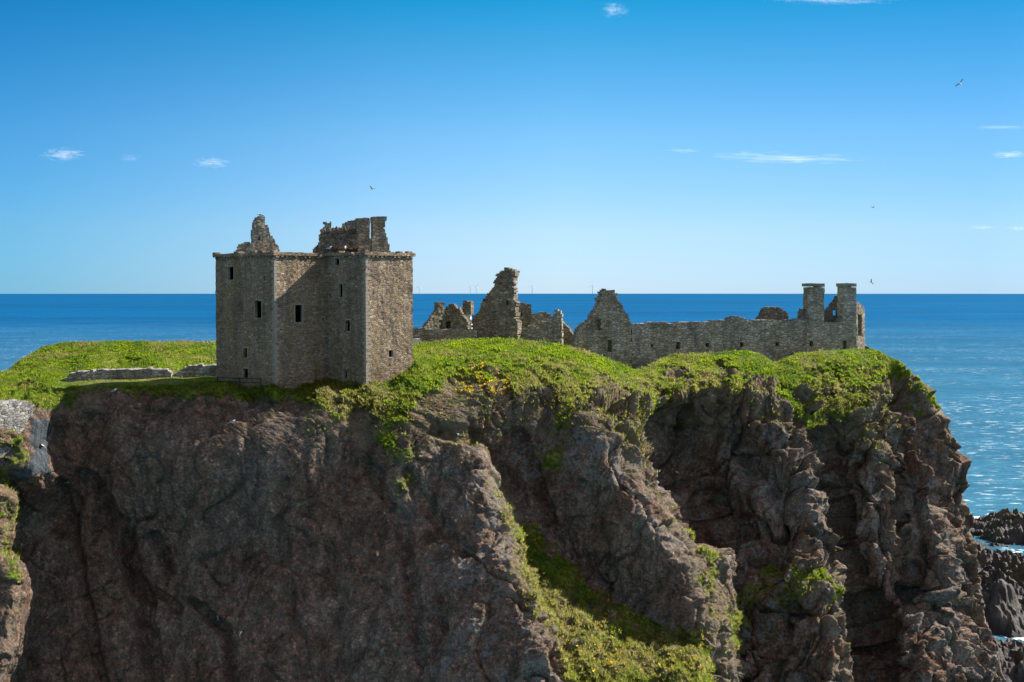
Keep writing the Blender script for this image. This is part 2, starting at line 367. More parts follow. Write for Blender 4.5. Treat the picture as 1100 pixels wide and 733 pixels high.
def depth(px, py):
    D = rbf(px, py)
    D = smin(D, body(px, py, [(486, 428), (512, 470), (528, 515), (546, 560), (562, 620), (590, 680), (612, 733), (650, 820)],
        [(468, 428), (496, 470), (515, 515), (533, 560), (549, 620), (578, 680), (600, 733), (640, 820)],
        [(428, 134), (470, 131), (515, 128), (560, 124), (620, 118.5), (680, 113.5), (733, 110), (820, 105)], .035, .12, .55))
    D = smin(D, body(px, py, [(698, 432), (722, 490), (755, 550), (774, 610), (778, 680), (782, 733), (792, 820)],
        [(632, 432), (652, 490), (688, 550), (732, 610), (758, 680), (768, 733), (778, 820)],
        [(432, 137), (490, 131.5), (550, 127.5), (610, 124.3), (680, 121.8), (733, 119.5), (820, 116)], .075, .115, .9))
    D = smin(D, body(px, py, [(602, 432), (612, 470), (606, 520), (600, 560)], [(566, 432), (572, 470), (580, 520), (590, 560)],
        [(432, 137.5), (470, 136.5), (520, 137), (560, 138.5)], .11, .11, .30))
    D = smin(D, body(px, py, [(862, 436), (884, 510), (902, 600), (923, 680), (929, 733), (940, 820)],
        [(826, 436), (840, 510), (858, 600), (884, 680), (893, 733), (905, 820)],
        [(436, 153.5), (510, 147.5), (600, 141), (680, 135), (733, 131), (820, 126)], .085, .075, .7))
    D = smin(D, body(px, py, [(800, 432), (806, 500), (800, 560), (812, 600), (822, 680), (826, 733)], [(770, 432), (785, 500), (790, 560), (796, 600), (806, 680), (812, 733)],
        [(432, 152.8), (500, 151.5), (560, 148.5), (600, 143.5), (680, 138), (733, 134.5)], .10, .05, .25))
    D = smin(D, body(px, py, [(930, 452), (948, 500), (964, 580), (968, 640), (958, 700)], [(915, 452), (930, 500), (946, 580), (950, 640), (944, 700)],
        [(452, 159), (500, 156.5), (580, 152.5), (640, 150.5), (700, 148.5)], .12, .07, .45))
    D = smin(D, body(px, py, [(985, 440), (1000, 500), (1012, 560), (1020, 620), (1030, 680), (1040, 733), (1050, 820)], [(962, 440), (980, 500), (992, 560), (1000, 620), (1008, 680), (1016, 733), (1030, 820)],
        [(440, 162.5), (500, 157.5), (560, 153.5), (620, 150), (680, 147), (733, 144), (820, 140)], .12, .08, .4))
    D = smin(D, body(px, py, [(978, 640), (992, 680), (1008, 733), (1024, 820)], [(966, 640), (980, 680), (994, 733), (1010, 820)],
        [(640, 147.5), (680, 144.5), (733, 141), (820, 137)], .16, .10, .5))
    D = smin(D, body(px, py, [(12, 515), (12, 540), (8, 575), (0, 592), (20, 606), (28, 640), (22, 680), (6, 733), (-8, 820)],
        [(-6, 515), (-4, 540), (-4, 575), (-2, 592), (8, 606), (14, 640), (8, 680), (-6, 733), (-20, 820)],
        [(515, 117), (592, 112.5), (640, 111), (733, 107), (820, 103)], .03, .14, .9, 1.2))
    return D

NX0, NX, NR = 24, 1150, 420
qa = np.linspace(-300, -30, NX0, endpoint=False)
g = np.linspace(0, 1, NR)
sxg = np.interp(376+g*(820-376), SY, SX)
q = np.linspace(0, 1, NX)
PX = -30+q[None, :]*(sxg[:, None]+30)
PX = np.concatenate([np.broadcast_to(qa, (NR, NX0)), PX], 1)
ct = np.interp(PX[0], CX, CY)
PY = ct[None, :]+g[:, None]*(820-ct[None, :])
D = depth(PX, PY)
# spread the columns by real length along each row, so that steep walls get their share
dl = np.hypot(np.diff(PX, axis=1)/F*D[:, 1:], np.clip(np.abs(np.diff(D, axis=1)), 0, 2.5)*1.2)
cum = np.concatenate([np.zeros((NR, 1)), np.cumsum(dl, 1)], 1); cum /= cum[:, -1:]
for _ in range(6): cum[1:-1] = .25*cum[:-2]+.5*cum[1:-1]+.25*cum[2:]
lin = np.linspace(0, 1, NX0+NX); tgt = .45*lin+.55*(PX-PX[:, :1])/(PX[:, -1:]-PX[:, :1])
W_ = .6*cum+.4*(PX-PX[:, :1])/(PX[:, -1:]-PX[:, :1])
PX = np.stack([np.interp(lin, W_[i], PX[i]) for i in range(NR)])
PY = np.interp(PX, CX, CY)+g[:, None]*(820-np.interp(PX, CX, CY))
D = depth(PX, PY)
P = at(PX, PY, D)
# zones, in the drawing coordinates of the headland survey
nz = fbm(P*np.array([.30, .30, .45]), 4)
wx, wy = PX+9*perlin(P*.35+5)+7*perlin(P*1.1), PY+4+10*perlin(P*.35+40)+9*perlin(P*1.0+9)
TOP = [(-400, 300), (-400, 450), (0, 436), (45, 440), (62, 440), (95, 424), (140, 424), (200, 430), (260, 432), (310, 434), (345, 432), (352, 445), (360, 462), (385, 446), (404, 456), (420, 462), (436, 452),
       (452, 430), (480, 416), (505, 408), (540, 420), (560, 428), (580, 412), (594, 424), (598, 440), (618, 446), (630, 432), (650, 424), (678, 426), (695, 440), (715, 452), (722, 436), (745, 426), (770, 421), (790, 424), (822, 416), (838, 432),
       (848, 446), (866, 462), (888, 454), (912, 446), (934, 436), (946, 420), (954, 404), (968, 400), (984, 411), (992, 420), (1100, 420), (1100, 300)]
LEDGE = [(553, 566), (572, 570), (640, 634), (700, 672), (752, 690), (768, 740), (780, 830), (650, 830), (606, 733), (580, 676), (562, 632), (556, 590)]
grass = inpoly(wx, wy, TOP).astype(float)
ledge = inpoly(wx, wy, LEDGE).astype(float)
def blur(a, n=3):
    for _ in range(n):
        a = .25*(np.roll(a, 1, 0)+np.roll(a, -1, 0)+2*a); a = .25*(np.roll(a, 1, 1)+np.roll(a, -1, 1)+2*a)
    return a
grass = np.maximum(blur(grass, 4), blur(ledge, 4)*.95)
def near(px, py, pts, r):
    d = np.full(px.shape, 1e9)
    for (a, b), (c, e) in zip(pts[:-1], pts[1:]):
        L = (c-a)**2+(e-b)**2+1e-9; t = np.clip(((px-a)*(c-a)+(py-b)*(e-b))/L, 0, 1)
        d = np.minimum(d, np.hypot(px-a-t*(c-a), py-b-t*(e-b)))
    return sstep(r, r*.3, d)
moss = .25+.75*sstep(470, 425, PY)*(PX < 640)
strips = near(wx, wy, [(690, 440), (706, 480), (735, 540), (760, 600), (768, 660)], 17)*.53
strips = np.maximum(strips, near(wx, wy, [(528, 515), (548, 560), (556, 625), (585, 680)], 12)*.40)
strips = np.maximum(strips, near(wx, wy, [(850, 640), (885, 625), (895, 640)], 20)*.6)
strips = np.maximum(strips, near(wx, wy, [(985, 410), (1000, 440)], 12)*.5)
strips = np.maximum(strips, near(wx, wy, [(400, 440), (424, 480), (432, 520)], 26)*.52)
strips = np.maximum(strips, near(wx, wy, [(605, 430), (606, 460), (600, 500)], 20)*.55)
strips = np.maximum(strips, near(wx, wy, [(790, 690), (800, 640), (840, 620)], 26)*.50)
strips = np.maximum(strips, near(wx, wy, [(10, 480), (25, 500), (0, 520)], 20)*.55)
strips = np.maximum(strips, near(wx, wy, [(8, 540), (4, 580), (20, 640)], 16)*.42)
grass = np.maximum(grass, strips+.25*nz*(strips > .05))
dry = np.clip(.15+.9*fbm(P*.16+3, 3)+.8*near(PX, PY, [(350, 430), (362, 465), (390, 445)], 30)+.7*near(PX, PY, [(540, 425), (600, 420), (660, 430), (700, 470), (770, 640)], 34)+.65*near(PX, PY, [(560, 640), (640, 720), (740, 700)], 50)+.6*near(PX, PY, [(528, 515), (548, 560), (556, 625), (585, 680)], 20)+.3*near(PX, PY, [(690, 440), (735, 540), (768, 660)], 25)
              +.6*near(PX, PY, [(740, 425), (800, 422), (835, 440)], 16), 0, 1)
soil = blur(near(wx, wy, [(470, 410), (500, 398), (540, 412), (552, 422)], 6)*.8+near(wx, wy, [(800, 408), (825, 412), (838, 420)], 7)*.9+near(wx, wy, [(640, 430), (690, 440)], 10)*.6+near(wx, wy, [(740, 428), (860, 440)], 12)*.5
       +near(wx, wy, [(60, 440), (85, 428), (100, 440)], 15)*.7+near(wx, wy, [(940, 440), (960, 420)], 9)*.6, 2)
grass = grass*(1-.8*np.clip(near(wx, wy, [(470, 410), (500, 398), (540, 412), (552, 422)], 5)+near(wx, wy, [(800, 408), (825, 412), (838, 420)], 6), 0, 1))
grit = near(wx, wy, [(655, 438), (690, 480), (722, 540), (756, 605), (772, 660), (774, 730)], 30)*.75
grit = np.maximum(grit, near(wx, wy, [(455, 432), (500, 425), (560, 435), (600, 425)], 26)*.62)
grit = np.maximum(grit, near(wx, wy, [(568, 440), (590, 470), (598, 500)], 20)*.6)
grit = np.maximum(grit, near(wx, wy, [(740, 432), (800, 425), (850, 445)], 22)*.62)
grit = np.maximum(grit, near(wx, wy, [(872, 470), (890, 540), (905, 610), (922, 690)], 15)*.5)
grit = np.maximum(grit, near(wx, wy, [(935, 465), (955, 530), (966, 600)], 13)*.5)
grit = np.maximum(grit, near(wx, wy, [(1000, 450), (1030, 500), (1042, 580), (1052, 680)], 14)*.5)
grit = np.maximum(grit, near(wx, wy, [(524, 512), (548, 565), (556, 625), (592, 690)], 13)*.75)
grit = np.maximum(grit, near(wx, wy, [(860, 620), (890, 660), (900, 720)], 26)*.5)
grit = np.maximum(grit, near(wx, wy, [(8, 520), (2, 580), (16, 640), (4, 700)], 16)*.35)
grit = np.maximum(grit, near(wx, wy, [(345, 440), (380, 460), (395, 480)], 22)*.5)
slate_k = 1-near(PX, PY, [(44, 455), (46, 500), (20, 512)], 20)
soil = slate_k*np.maximum(soil, np.clip(grit*(.75+.9*fbm(P*.9+33, 4, .65)), 0, .9))
cs = np.cumsum(np.concatenate([np.zeros((46, grass.shape[1])), inpoly(wx, wy, TOP).astype(float)], 0), 0)
rim = np.clip((cs[46:]-cs[:-46])/46., 0, 1); rim = blur(np.where(grass > .5, 0, rim), 3)*(PX > 325)
moss = np.maximum(moss, np.clip(rim*2.2, 0, 1)); soil = np.maximum(soil, np.clip(rim*1.3*(.6+fbm(P*.7+21, 4, .65)), 0, .85))
for q_ in ([(880, 398), (905, 408)], [(716, 404), (742, 411)], [(850, 424), (868, 436)], [(922, 398), (946, 400)], [(775, 402), (790, 408)], [(640, 408), (655, 416)]):
    k_ = near(wx, wy, q_, 7); soil = np.maximum(soil, .85*k_); grass = grass*(1-.8*k_)
lich = np.clip(.25+.75*sstep(440, 520, PX), 0, 1)*(1-.55*near(PX, PY, [(590, 560), (700, 620), (760, 660)], 70))
grass *= 1-.60*sstep(.15, .45, fbm(P*.55+71, 3))*sstep(395, 425, PY)*(PX > 330)
slate = np.maximum(inpoly(wx, wy, [(36, 451), (50, 457), (55, 468), (52, 482), (42, 486), (35, 476)]), inpoly(wx, wy, [(46, 484), (50, 498), (48, 512), (36, 520), (20, 520), (8, 512), (18, 502), (30, 494)])).astype(float)
slate = blur(slate, 3); grass = grass*(1-slate)
# relief
def normals(P):
    a = np.gradient(P, axis=1); b = np.gradient(P, axis=0); n = np.cross(a, b); n /= np.linalg.norm(n, axis=2)[..., None]+1e-9
    s = np.sign((n*(P-np.array([0, 0, EYE]))).sum(-1)); return -n*s[..., None]
Ps = P.copy()
for _ in range(14): Ps[1:-1, 1:-1] = .25*(Ps[:-2, 1:-1]+Ps[2:, 1:-1]+Ps[1:-1, :-2]+Ps[1:-1, 2:])
N = normals(Ps)
rk = 1-sstep(.3, .7, grass)
amp = .26+.80*sstep(470, 720, PX)
tilt = np.array([[1, 0, -.30], [0, 1, .1], [.30, 0, 1]])     # beds dip steeply to the right
B = P@tilt.T
warp = np.stack([perlin(P*.22), perlin(P*.22+31), perlin(P*.22+67)], -1)
f1, f2, cid, fa1 = worley((B+warp*3.0)*np.array([.17, .17, .042]))
fis = np.exp(-((f2-f1)/.055)**2)
blk = (_perm[cid]/255.-.5)
g1, g2, cid2, fa2 = worley((B+warp*1.6)*np.array([.52, .52, .085])+9)
fis2 = np.exp(-((g2-g1)/.08)**2); blk2 = (_perm[cid2]/255.-.5)
rid = 1-np.abs(perlin((B+warp*3)*np.array([.13, .13, .030])))*2
rid2 = 1-np.abs(perlin((B+warp*1.2)*np.array([.46, .46, .085])+3))*2
rid3 = 1-np.abs(perlin((B+warp*.8)*np.array([1.3, 1.3, .30])+13))*2
amp = amp*(1-.62*near(PX, PY, [(600, 490), (660, 550), (735, 640)], 95))
h1_, h2_, cid3, fa3 = worley((B+warp*.8)*np.array([1.25, 1.25, .28])+29)
disp = amp*(1.6*blk+1.5*fa1+.55*blk2+.75*fa2+.50*fa3-1.3*fis*(.6+.4*amp)-.35*fis2+1.2*(rid-.5)+.60*(rid2-.5)+.08*(rid3-.5))
disp += amp*.25*fbm(P*np.array([.45, .45, .16]), 3)+(.05+.04*amp)*fbm(P*1.7+7, 3, .6)+.075*fbm(P*4.3+5, 2, .7)
disp_g = .85*np.abs(fbm(P*.36+2, 3))+.40*np.abs(fbm(P*1.1, 3, .6))
# turf hangs over the rim
fade = np.ones_like(PY); fade[:34] = np.linspace(.10, 1, 34)[:, None]
disp = disp*(1-.75*slate)+.25*slate*(rid2-.5)+.3*slate
disp = (disp*rk+disp_g*(1-rk)-.10)*fade
wz = np.clip(near(PX, PY, [(62, 406), (110, 404), (185, 402), (235, 399)], 20), 0, 1); disp = disp*(1-wz)-.35*wz
# long clefts seen in the big shaded face and between the buttresses
def cleft(pts, r, dep): 
    x_ = PX+.35*r*perlin(P*.45)+.2*r*perlin(P*1.2+4); y_ = PY+.35*r*perlin(P*.45+20)
    d_ = near(x_, y_, pts, r*1.25) if r < 14 else blur(near(x_, y_, pts, r*1.6), 8)
    return -dep*d_
disp += cleft([(66, 520), (80, 580), (95, 660), (110, 733), (120, 790)], 7, 1.0)+cleft([(128, 560), (140, 640), (155, 700), (165, 760)], 8, 1.1)+cleft([(95, 518), (120, 560), (150, 640), (162, 733)], 12, 1.8)
disp += cleft([(165, 580), (180, 610)], 8, 1.6)+cleft([(205, 648), (240, 680), (248, 733), (252, 780)], 8, 1.8)+cleft([(165, 635), (190, 655)], 6, 1.0)
disp += cleft([(395, 500), (430, 560), (440, 640), (455, 733)], 9, 1.0)+cleft([(440, 510), (470, 560), (500, 590)], 9, 1.1)+cleft([(345, 600), (355, 700), (370, 780)], 16, 1.2)+cleft([(475, 640), (465, 733), (455, 800)], 7, 1.0)
disp += cleft([(470, 462), (510, 470)], 9, 1.3)+cleft([(625, 520), (640, 570), (660, 620)], 7, .7)+cleft([(690, 540), (680, 590)], 10, .6)
disp += cleft([(715, 465), (740, 520), (775, 560)], 26, 4.2)+cleft([(800, 480), (840, 530), (830, 600)], 16, 3.0)+cleft([(880, 470), (905, 560), (935, 690)], 13, 3.0)+cleft([(972, 480), (990, 580), (978, 640)], 12, 3.2)+cleft([(935, 650), (950, 740)], 18, 4.0)+cleft([(960, 400), (985, 440), (1005, 500), (1012, 540)], 9, 2.2)+cleft([(300, 560), (310, 640), (330, 733)], 7, .6)+cleft([(560, 470), (575, 520), (590, 560)], 9, 1.2)
P = P+N*disp[..., None]
# behind the crest, sides, foot
rows = []
Pc = P[0]; xy = Pc[:, :2]/Pc[:, 1:2]
for d in [150, 118, 105, 90, 70, 55, 42, 32, 24, 17, 12, 8, 5, 3, 1.6, .7]:
    Y = Pc[:, 1]+d; ray = EYE+(Pc[:, 2]-EYE)/Pc[:, 1]*Y
    z = np.minimum(Pc[:, 2]-min(.25*d, 1.6), ray-.5*min(1, d/3))
    if d > 110: z = z*0-4
    elif d > 100: z = z-8
    r = np.stack([xy[:, 0]*Y, Y, z], -1); rows.append(r)
bot = []
for k in range(1, 9):
    r = P[-1].copy(); z0 = r[:, 2].copy(); r[:, 2] = z0+(-4-z0)*k/8; r[:, 1] -= (z0-r[:, 2])*.18
    r += .5*fbm(r*.3, 3)[:, None]*np.array([0, 1, 0]); bot.append(r)
G = np.concatenate([np.array(rows), P, np.array(bot)], 0)
nt_, nb_ = len(rows), len(bot)
# right-hand side wall, running away from the viewer
ex = []
for k, d in enumerate([1, 2.2, 4, 6.5, 10, 15, 22, 30, 40, 55]):
    e = G[:, -1].copy(); e[:, 1] += d; e[:, 0] = G[:, -1, 0]/G[:, -1, 1]*e[:, 1]-d*.10-.25*d*np.abs(fbm(np.stack([G[:, -1, 2]*.12, G[:, -1, 2]*0+d*.1, G[:, -1, 2]*0], -1), 3))
    ex.append(e)
G = np.concatenate([G, np.stack(ex, 1)], 1)
def padA(a, v0, v1): 
    a = np.concatenate([np.broadcast_to(a[0], (nt_, a.shape[1])), a, np.full((nb_, a.shape[1]), v1)], 0)
    return np.concatenate([a, np.broadcast_to(a[:, -1:], (a.shape[0], len(ex)))], 1)
H, W = G.shape[:2]
idx = np.arange(H*W).reshape(H, W)
Fq = np.stack([idx[:-1, :-1], idx[1:, :-1], idx[1:, 1:], idx[:-1, 1:]], -1).reshape(-1, 4)
hl = mesh_np('headland', G, Fq, M['terrain'], smooth=True, attrs={
    'grass': padA(grass, 1, 0), 'dry': padA(dry, .3, 0), 'soil': padA(soil, 0, 0), 'lichen': padA(lich, 0, .3), 'moss': padA(moss, 0, 0), 'slate': padA(slate, 0, 0)})
tag(hl, kind='structure')

# ------------------------------------------------------------------ grass and herbs standing on it (uncountable)
def scatter(weight, n, size, wid, blades, lean, name, m, tone_fn, leaf=False, label=None):
    A = np.linalg.norm(np.cross(np.gradient(P, axis=1), np.gradient(P, axis=0)), axis=2)
    w = (weight*np.minimum(A, .25)).ravel(); w /= w.sum()
    ids = rng.choice(w.size, n, p=w); base = P.reshape(-1, 3)[ids]+rng.normal(size=(n, 3))*np.array([.08, .25, .0])
    nn = N.reshape(-1, 3)[ids]; up = nn*.45+np.array([0, 0, .75]); up /= np.linalg.norm(up, axis=1)[:, None]
    sz = size*(.55+.9*rng.random(n))*(.8+.5*np.clip(fbm(base*.5, 2), -.6, 1)); tone = tone_fn(ids, n)
    V = []; T = []
    for k in range(blades):
        th = rng.random(n)*2*np.pi; out = np.stack([np.cos(th), np.sin(th), np.zeros(n)], -1)
        side = np.stack([-np.sin(th), np.cos(th), np.zeros(n)], -1)
        r0 = rng.random(n)[:, None]*.6*sz[:, None]
        b0 = base+out*r0*.5-up*.06; h = (sz*(.6+.6*rng.random(n)))[:, None]
        tip = b0+up*h+out*h*lean*(.4+rng.random(n)[:, None]); w_ = (wid*(.6+.8*rng.random(n)))[:, None]
        if leaf:
            midp = b0+(tip-b0)*.55+up*h*.12
            V.append(np.stack([b0, midp-side*w_, tip, midp+side*w_], 1))
        else:
            V.append(np.stack([b0-side*w_, b0+side*w_, tip+side*w_*.15, tip-side*w_*.15], 1))
        T.append(np.repeat(np.clip(tone+rng.normal(size=n)*.12, 0, 1), 4))
    V = np.concatenate(V).reshape(-1, 3); T = np.concatenate(T)
    nv = np.tile(np.repeat(nn*.45+np.array([0, 0, .6]), 4, 0), (blades, 1))+np.repeat(rng.normal(size=(n*blades, 3))*.28, 4, 0)
    nv /= np.linalg.norm(nv, axis=1)[:, None]
    o = mesh_np(name, V, np.arange(len(V)).reshape(-1, 4), m, attrs={'tone': T}); a3 = o.data.attributes.new('nrm', 'FLOAT_VECTOR', 'POINT'); a3.data.foreach_set('vector', nv.astype(np.float32).ravel()); tag(o, label, kind='stuff', cat=None); return o
gflat, dflat = grass.ravel(), dry.ravel()
vis = ((PX > -45) & (PX < 1010)).astype(float); vis[:3] *= .5; vis *= 1-.97*np.clip(near(PX, PY, [(68, 410), (110, 406), (184, 404)], 14)+near(PX, PY, [(190, 404), (234, 401)], 13), 0, 1)
wg = sstep(.5, .75, grass)*vis
clump = fbm(P*.22+50, 3)
scatter(wg*(.35+sstep(-.1, .5, dry*.6-clump*.4)), 70000, .30, .026, 5, .55, 'grass', M['blade'], lambda i, n: .42+.55*dflat[i]+rng.normal(size=n)*.10+.42*fbm(P.reshape(-1, 3)[i]*.45+9, 2), label='long sunlit grass over the top of the headland')
wh = wg*sstep(-.15, .35, clump)*(1-.7*dry)*(1-.9*ledge)
cf = clump.ravel()
scatter(wh, 34000, .24, .042, 5, .8, 'ground_cover', M['herb'], lambda i, n: .55+.42*np.clip(cf[i], -.6, .8)+.40*np.clip(fbm(P.reshape(-1, 3)[i]*.6, 2), -1, 1), leaf=True, label='bright green leafy herbs in cushions on the cliff top')
sp_w = (sstep(.30, .5, grass)*(grass < .75)+.55*np.clip(rim*1.6, 0, 1)*(fbm(P*.8+13, 3) > -.05)+.25*np.clip(grit, 0, 1)*(fbm(P*.9+43, 3) > .1))*vis
scatter(sp_w+.02*wg, 17000, .34, .035, 4, .7, 'dry_grass', M['blade'], lambda i, n: .40+.5*rng.random(n), label='sparse dry grass tufts on cliff ribs')
fw = near(PX, PY, [(500, 412), (515, 406), (540, 414)], 14)+.16*ledge*(PX+PY > 1270)+.02*wg*(PX > 480)*(PX < 700)+.4*near(PX, PY, [(505, 400), (525, 418)], 8)
scatter(fw*vis*(perlin(P*.8) > .05), 2200, .22, .06, 4, .9, 'yellow_flowers', M['flower'], lambda i, n: rng.random(n), leaf=True, label='yellow flowers in patches along the grass edge')

# ------------------------------------------------------------------ sea
def disc(name, R, z, m, n=256):
    rs = [0, 200, 500, 1200, 3000, 8000, 16000, R]; V = [(0, 0, z)]; Fc = []
    MBv = MB(); MBv.v = [(r*math.cos(2*math.pi*k/n), r*math.sin(2*math.pi*k/n), z) for r in rs[1:] for k in range(n)]
    for i in range(len(rs)-2):
        for k in range(n): MBv.f.append((i*n+k, (i+1)*n+k, (i+1)*n+(k+1) % n, i*n+(k+1) % n)); MBv.m.append(0)
    MBv.f.append(tuple(range(n))); MBv.m.append(0)
    return MBv.build(name, m)
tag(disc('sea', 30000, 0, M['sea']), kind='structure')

# sea-level skerries right of the headland
def skerry(cx, cy, lx, ly, hgt, rot, seed, dip=.0, name='sea_rock', res=.45):
    nx, ny = int(lx/res), int(ly/res)
    u, v = np.meshgrid(np.linspace(-1, 1, nx), np.linspace(-1, 1, ny))
    ca, sa = math.cos(rot), math.sin(rot)
    X = cx+(u*lx*ca-v*ly*sa)/2; Y = cy+(u*lx*sa+v*ly*ca)/2
    p = np.stack([X, Y, X*0+seed], -1)
    r = np.hypot(u, v)+.30*fbm(p*.07, 4)
    env = sstep(1.0, .25, r)
    q = np.stack([(X*.8+Y*.6), (-X*.6+Y*.8)*.28, X*0+seed], -1)
    bed = 1-np.abs(perlin(q*.28))*2.2; bed2 = 1-np.abs(perlin(q*.9+4))*2
    w1, w2, wi, wf = worley(np.stack([q[..., 0]*.22, q[..., 1]*.5, q[..., 2]], -1))
    z = hgt*env*(.75-.35*u*dip+.35*fbm(p*.06+9, 3))+env*(1.3*bed+.6*bed2+1.6*(_perm[wi]/255.-.5)+2.2*wf-1.2*np.exp(-((w2-w1)/.08)**2)+1.1*fbm(p*.5, 5, .65))-1.6
    idx = np.arange(nx*ny).reshape(ny, nx)
    Fq = np.stack([idx[:-1, :-1], idx[:-1, 1:], idx[1:, 1:], idx[1:, :-1]], -1).reshape(-1, 4)
    return mesh_np(name, np.stack([X, Y, np.maximum(z, -3)], -1), Fq, M['sea_rock'], smooth=False)
def grp(o, l): return tag(o, l, 'sea rock', 'wave-washed rocks at the foot of the headland')
grp(skerry(128, 288, 62, 46, 5.0, .2, 3.1), 'low dark sea rock farthest out, foam along its back edge')
grp(skerry(98, 228, 70, 84, 9.5, .75, 8.7, dip=1.0), 'large dark sloping rock ledge between the right cliff and the water')
grp(skerry(75, 183, 36, 30, 5, .5, 5.2, dip=.5), 'low black rock below the sloping ledge in the corner')
# foam sheets round the rocks
def foam(cx, cy, lx, ly, rot, seed):
    res = .7; nx, ny = int(lx/res), int(ly/res)
    u, v = np.meshgrid(np.linspace(-1, 1, nx), np.linspace(-1, 1, ny)); ca, sa = math.cos(rot), math.sin(rot)
    X = cx+(u*lx*ca-v*ly*sa)/2; Y = cy+(u*lx*sa+v*ly*ca)/2
    p = np.stack([X, Y, X*0+seed], -1); h = 1-np.hypot(u, v)+.75*fbm(p*np.array([.14, .30, 1]), 5, .75)-.40
    idx = np.arange(nx*ny).reshape(ny, nx)
    Fq = np.stack([idx[:-1, :-1], idx[:-1, 1:], idx[1:, 1:], idx[1:, :-1]], -1)
    keep = (h[:-1, :-1] > 0); Fq = Fq[keep].reshape(-1, 4)
    V = np.stack([X, Y, .05+.35*np.clip(h, 0, 1)*np.abs(fbm(p*.6, 2))], -1).reshape(-1, 3)
    u_, inv = np.unique(Fq, return_inverse=True); return V[u_], inv.reshape(Fq.shape)
FV, FF, off = [], [], 0
for a in [(124, 306, 36, 16, .1, 1.), (104, 300, 16, 18, .0, 2.), (124, 264, 26, 8, -.25, 3.), (89, 200, 22, 18, .3, 4.), (92, 186, 16, 16, .1, 5.), (150, 280, 24, 40, .1, 7.), (95, 178, 26, 14, .2, 9.)]:
    v_, f_ = foam(*a); FV.append(v_); FF.append(f_+off); off += len(v_)
tag(mesh_np('sea_foam', np.concatenate(FV), np.concatenate(FF), M['foam'], smooth=True), 'white surf breaking round the dark sea rocks', kind='stuff')

# ------------------------------------------------------------------ masonry
def jit(v, a=.06, s=2.6):
    v = np.asarray(v, float)
    n = np.stack([perlin(v*s+.3), perlin(v*s+41.7), perlin(v*s+83.1)], -1)
    n2 = np.stack([perlin(v*s*.28+.3), perlin(v*s*.28+41.7), perlin(v*s*.28+83.1)], -1)
    return v+n*a*.9+n2*a*1.0
class Grid:
    """masonry built stone-cell by stone-cell: outline, openings and thickness are real"""
    def __init__(s): s.v = []; s.f = []; s.blind = False
    def wall(s, O, U, Nin, L, z0, z1, solid, hole=None, thick=1.0, reveal=None, cell=.2, back=True):
        """O origin, U unit along, Nin unit horizontal going inwards; solid(sv,zv)->bool array; hole cells open down to reveal depth"""
        O = np.asarray(O, float); U = np.asarray(U, float); Nin = np.asarray(Nin, float)
        nu = max(2, int(round(L/cell))); nzz = max(2, int(round((z1-z0)/cell)))
        us = np.linspace(0, L, nu+1); zs = np.linspace(z0, z1, nzz+1)
        su, sz = np.meshgrid((us[1:]+us[:-1])/2, (zs[1:]+zs[:-1])/2, indexing='ij')
        S = solid(su, sz); Hh = hole(su, sz) & S if hole else np.zeros_like(S); s_blind = s.blind
        key = {}
        def vid(i, j, l):
            k = (i, j, l)
            if k not in key:
                dpt = (0, reveal if reveal else thick, thick)[l]
                p = O+U*us[i]+Nin*dpt; key[k] = len(s.v); s.v.append((p[0], p[1], zs[j]))
            return key[k]
        bl = 2 if back else 1
        Sx = S & ~Hh
        for i in range(nu):
            for j in range(nzz):
                if Hh[i, j] and s_blind: s.f.append((vid(i, j, bl), vid(i+1, j, bl), vid(i+1, j+1, bl), vid(i, j+1, bl)))
                if not Sx[i, j]: continue
                s.f.append((vid(i, j, 0), vid(i+1, j, 0), vid(i+1, j+1, 0), vid(i, j+1, 0)))
                if back: s.f.append((vid(i, j, bl), vid(i, j+1, bl), vid(i+1, j+1, bl), vid(i+1, j, bl)))
                for di, dj, a, b in ((-1, 0, (i, j), (i, j+1)), (1, 0, (i+1, j+1), (i+1, j)), (0, -1, (i+1, j), (i, j)), (0, 1, (i, j+1), (i+1, j+1))):
                    ii, jj = i+di, j+dj
                    outside = not (0 <= ii < nu and 0 <= jj < nzz)
                    if outside and not back and dj == 0: continue
                    if outside or not Sx[ii, jj]:
                        s.f.append((vid(*a, 0), vid(*a, bl), vid(*b, bl), vid(*b, 0)))
    def build(s, name, m, parent=None, a=.06, smooth=False):
        V = jit(np.array(s.v), a); return mesh_np(name, V, np.array(s.f), m, parent, smooth)
def plane_sz(O, U, Y0dir, px, py):
    """photo pixel -> (s,z) in the vertical wall plane through O along U"""
    r = at(px, py, 1.0)-np.array([0, 0, EYE]); n = np.array([-U[1], U[0], 0])
    t = (O@n)/(r@n); p = np.array([0, 0, EYE])+r*t
    return float((p-O)@U), float(p[2])
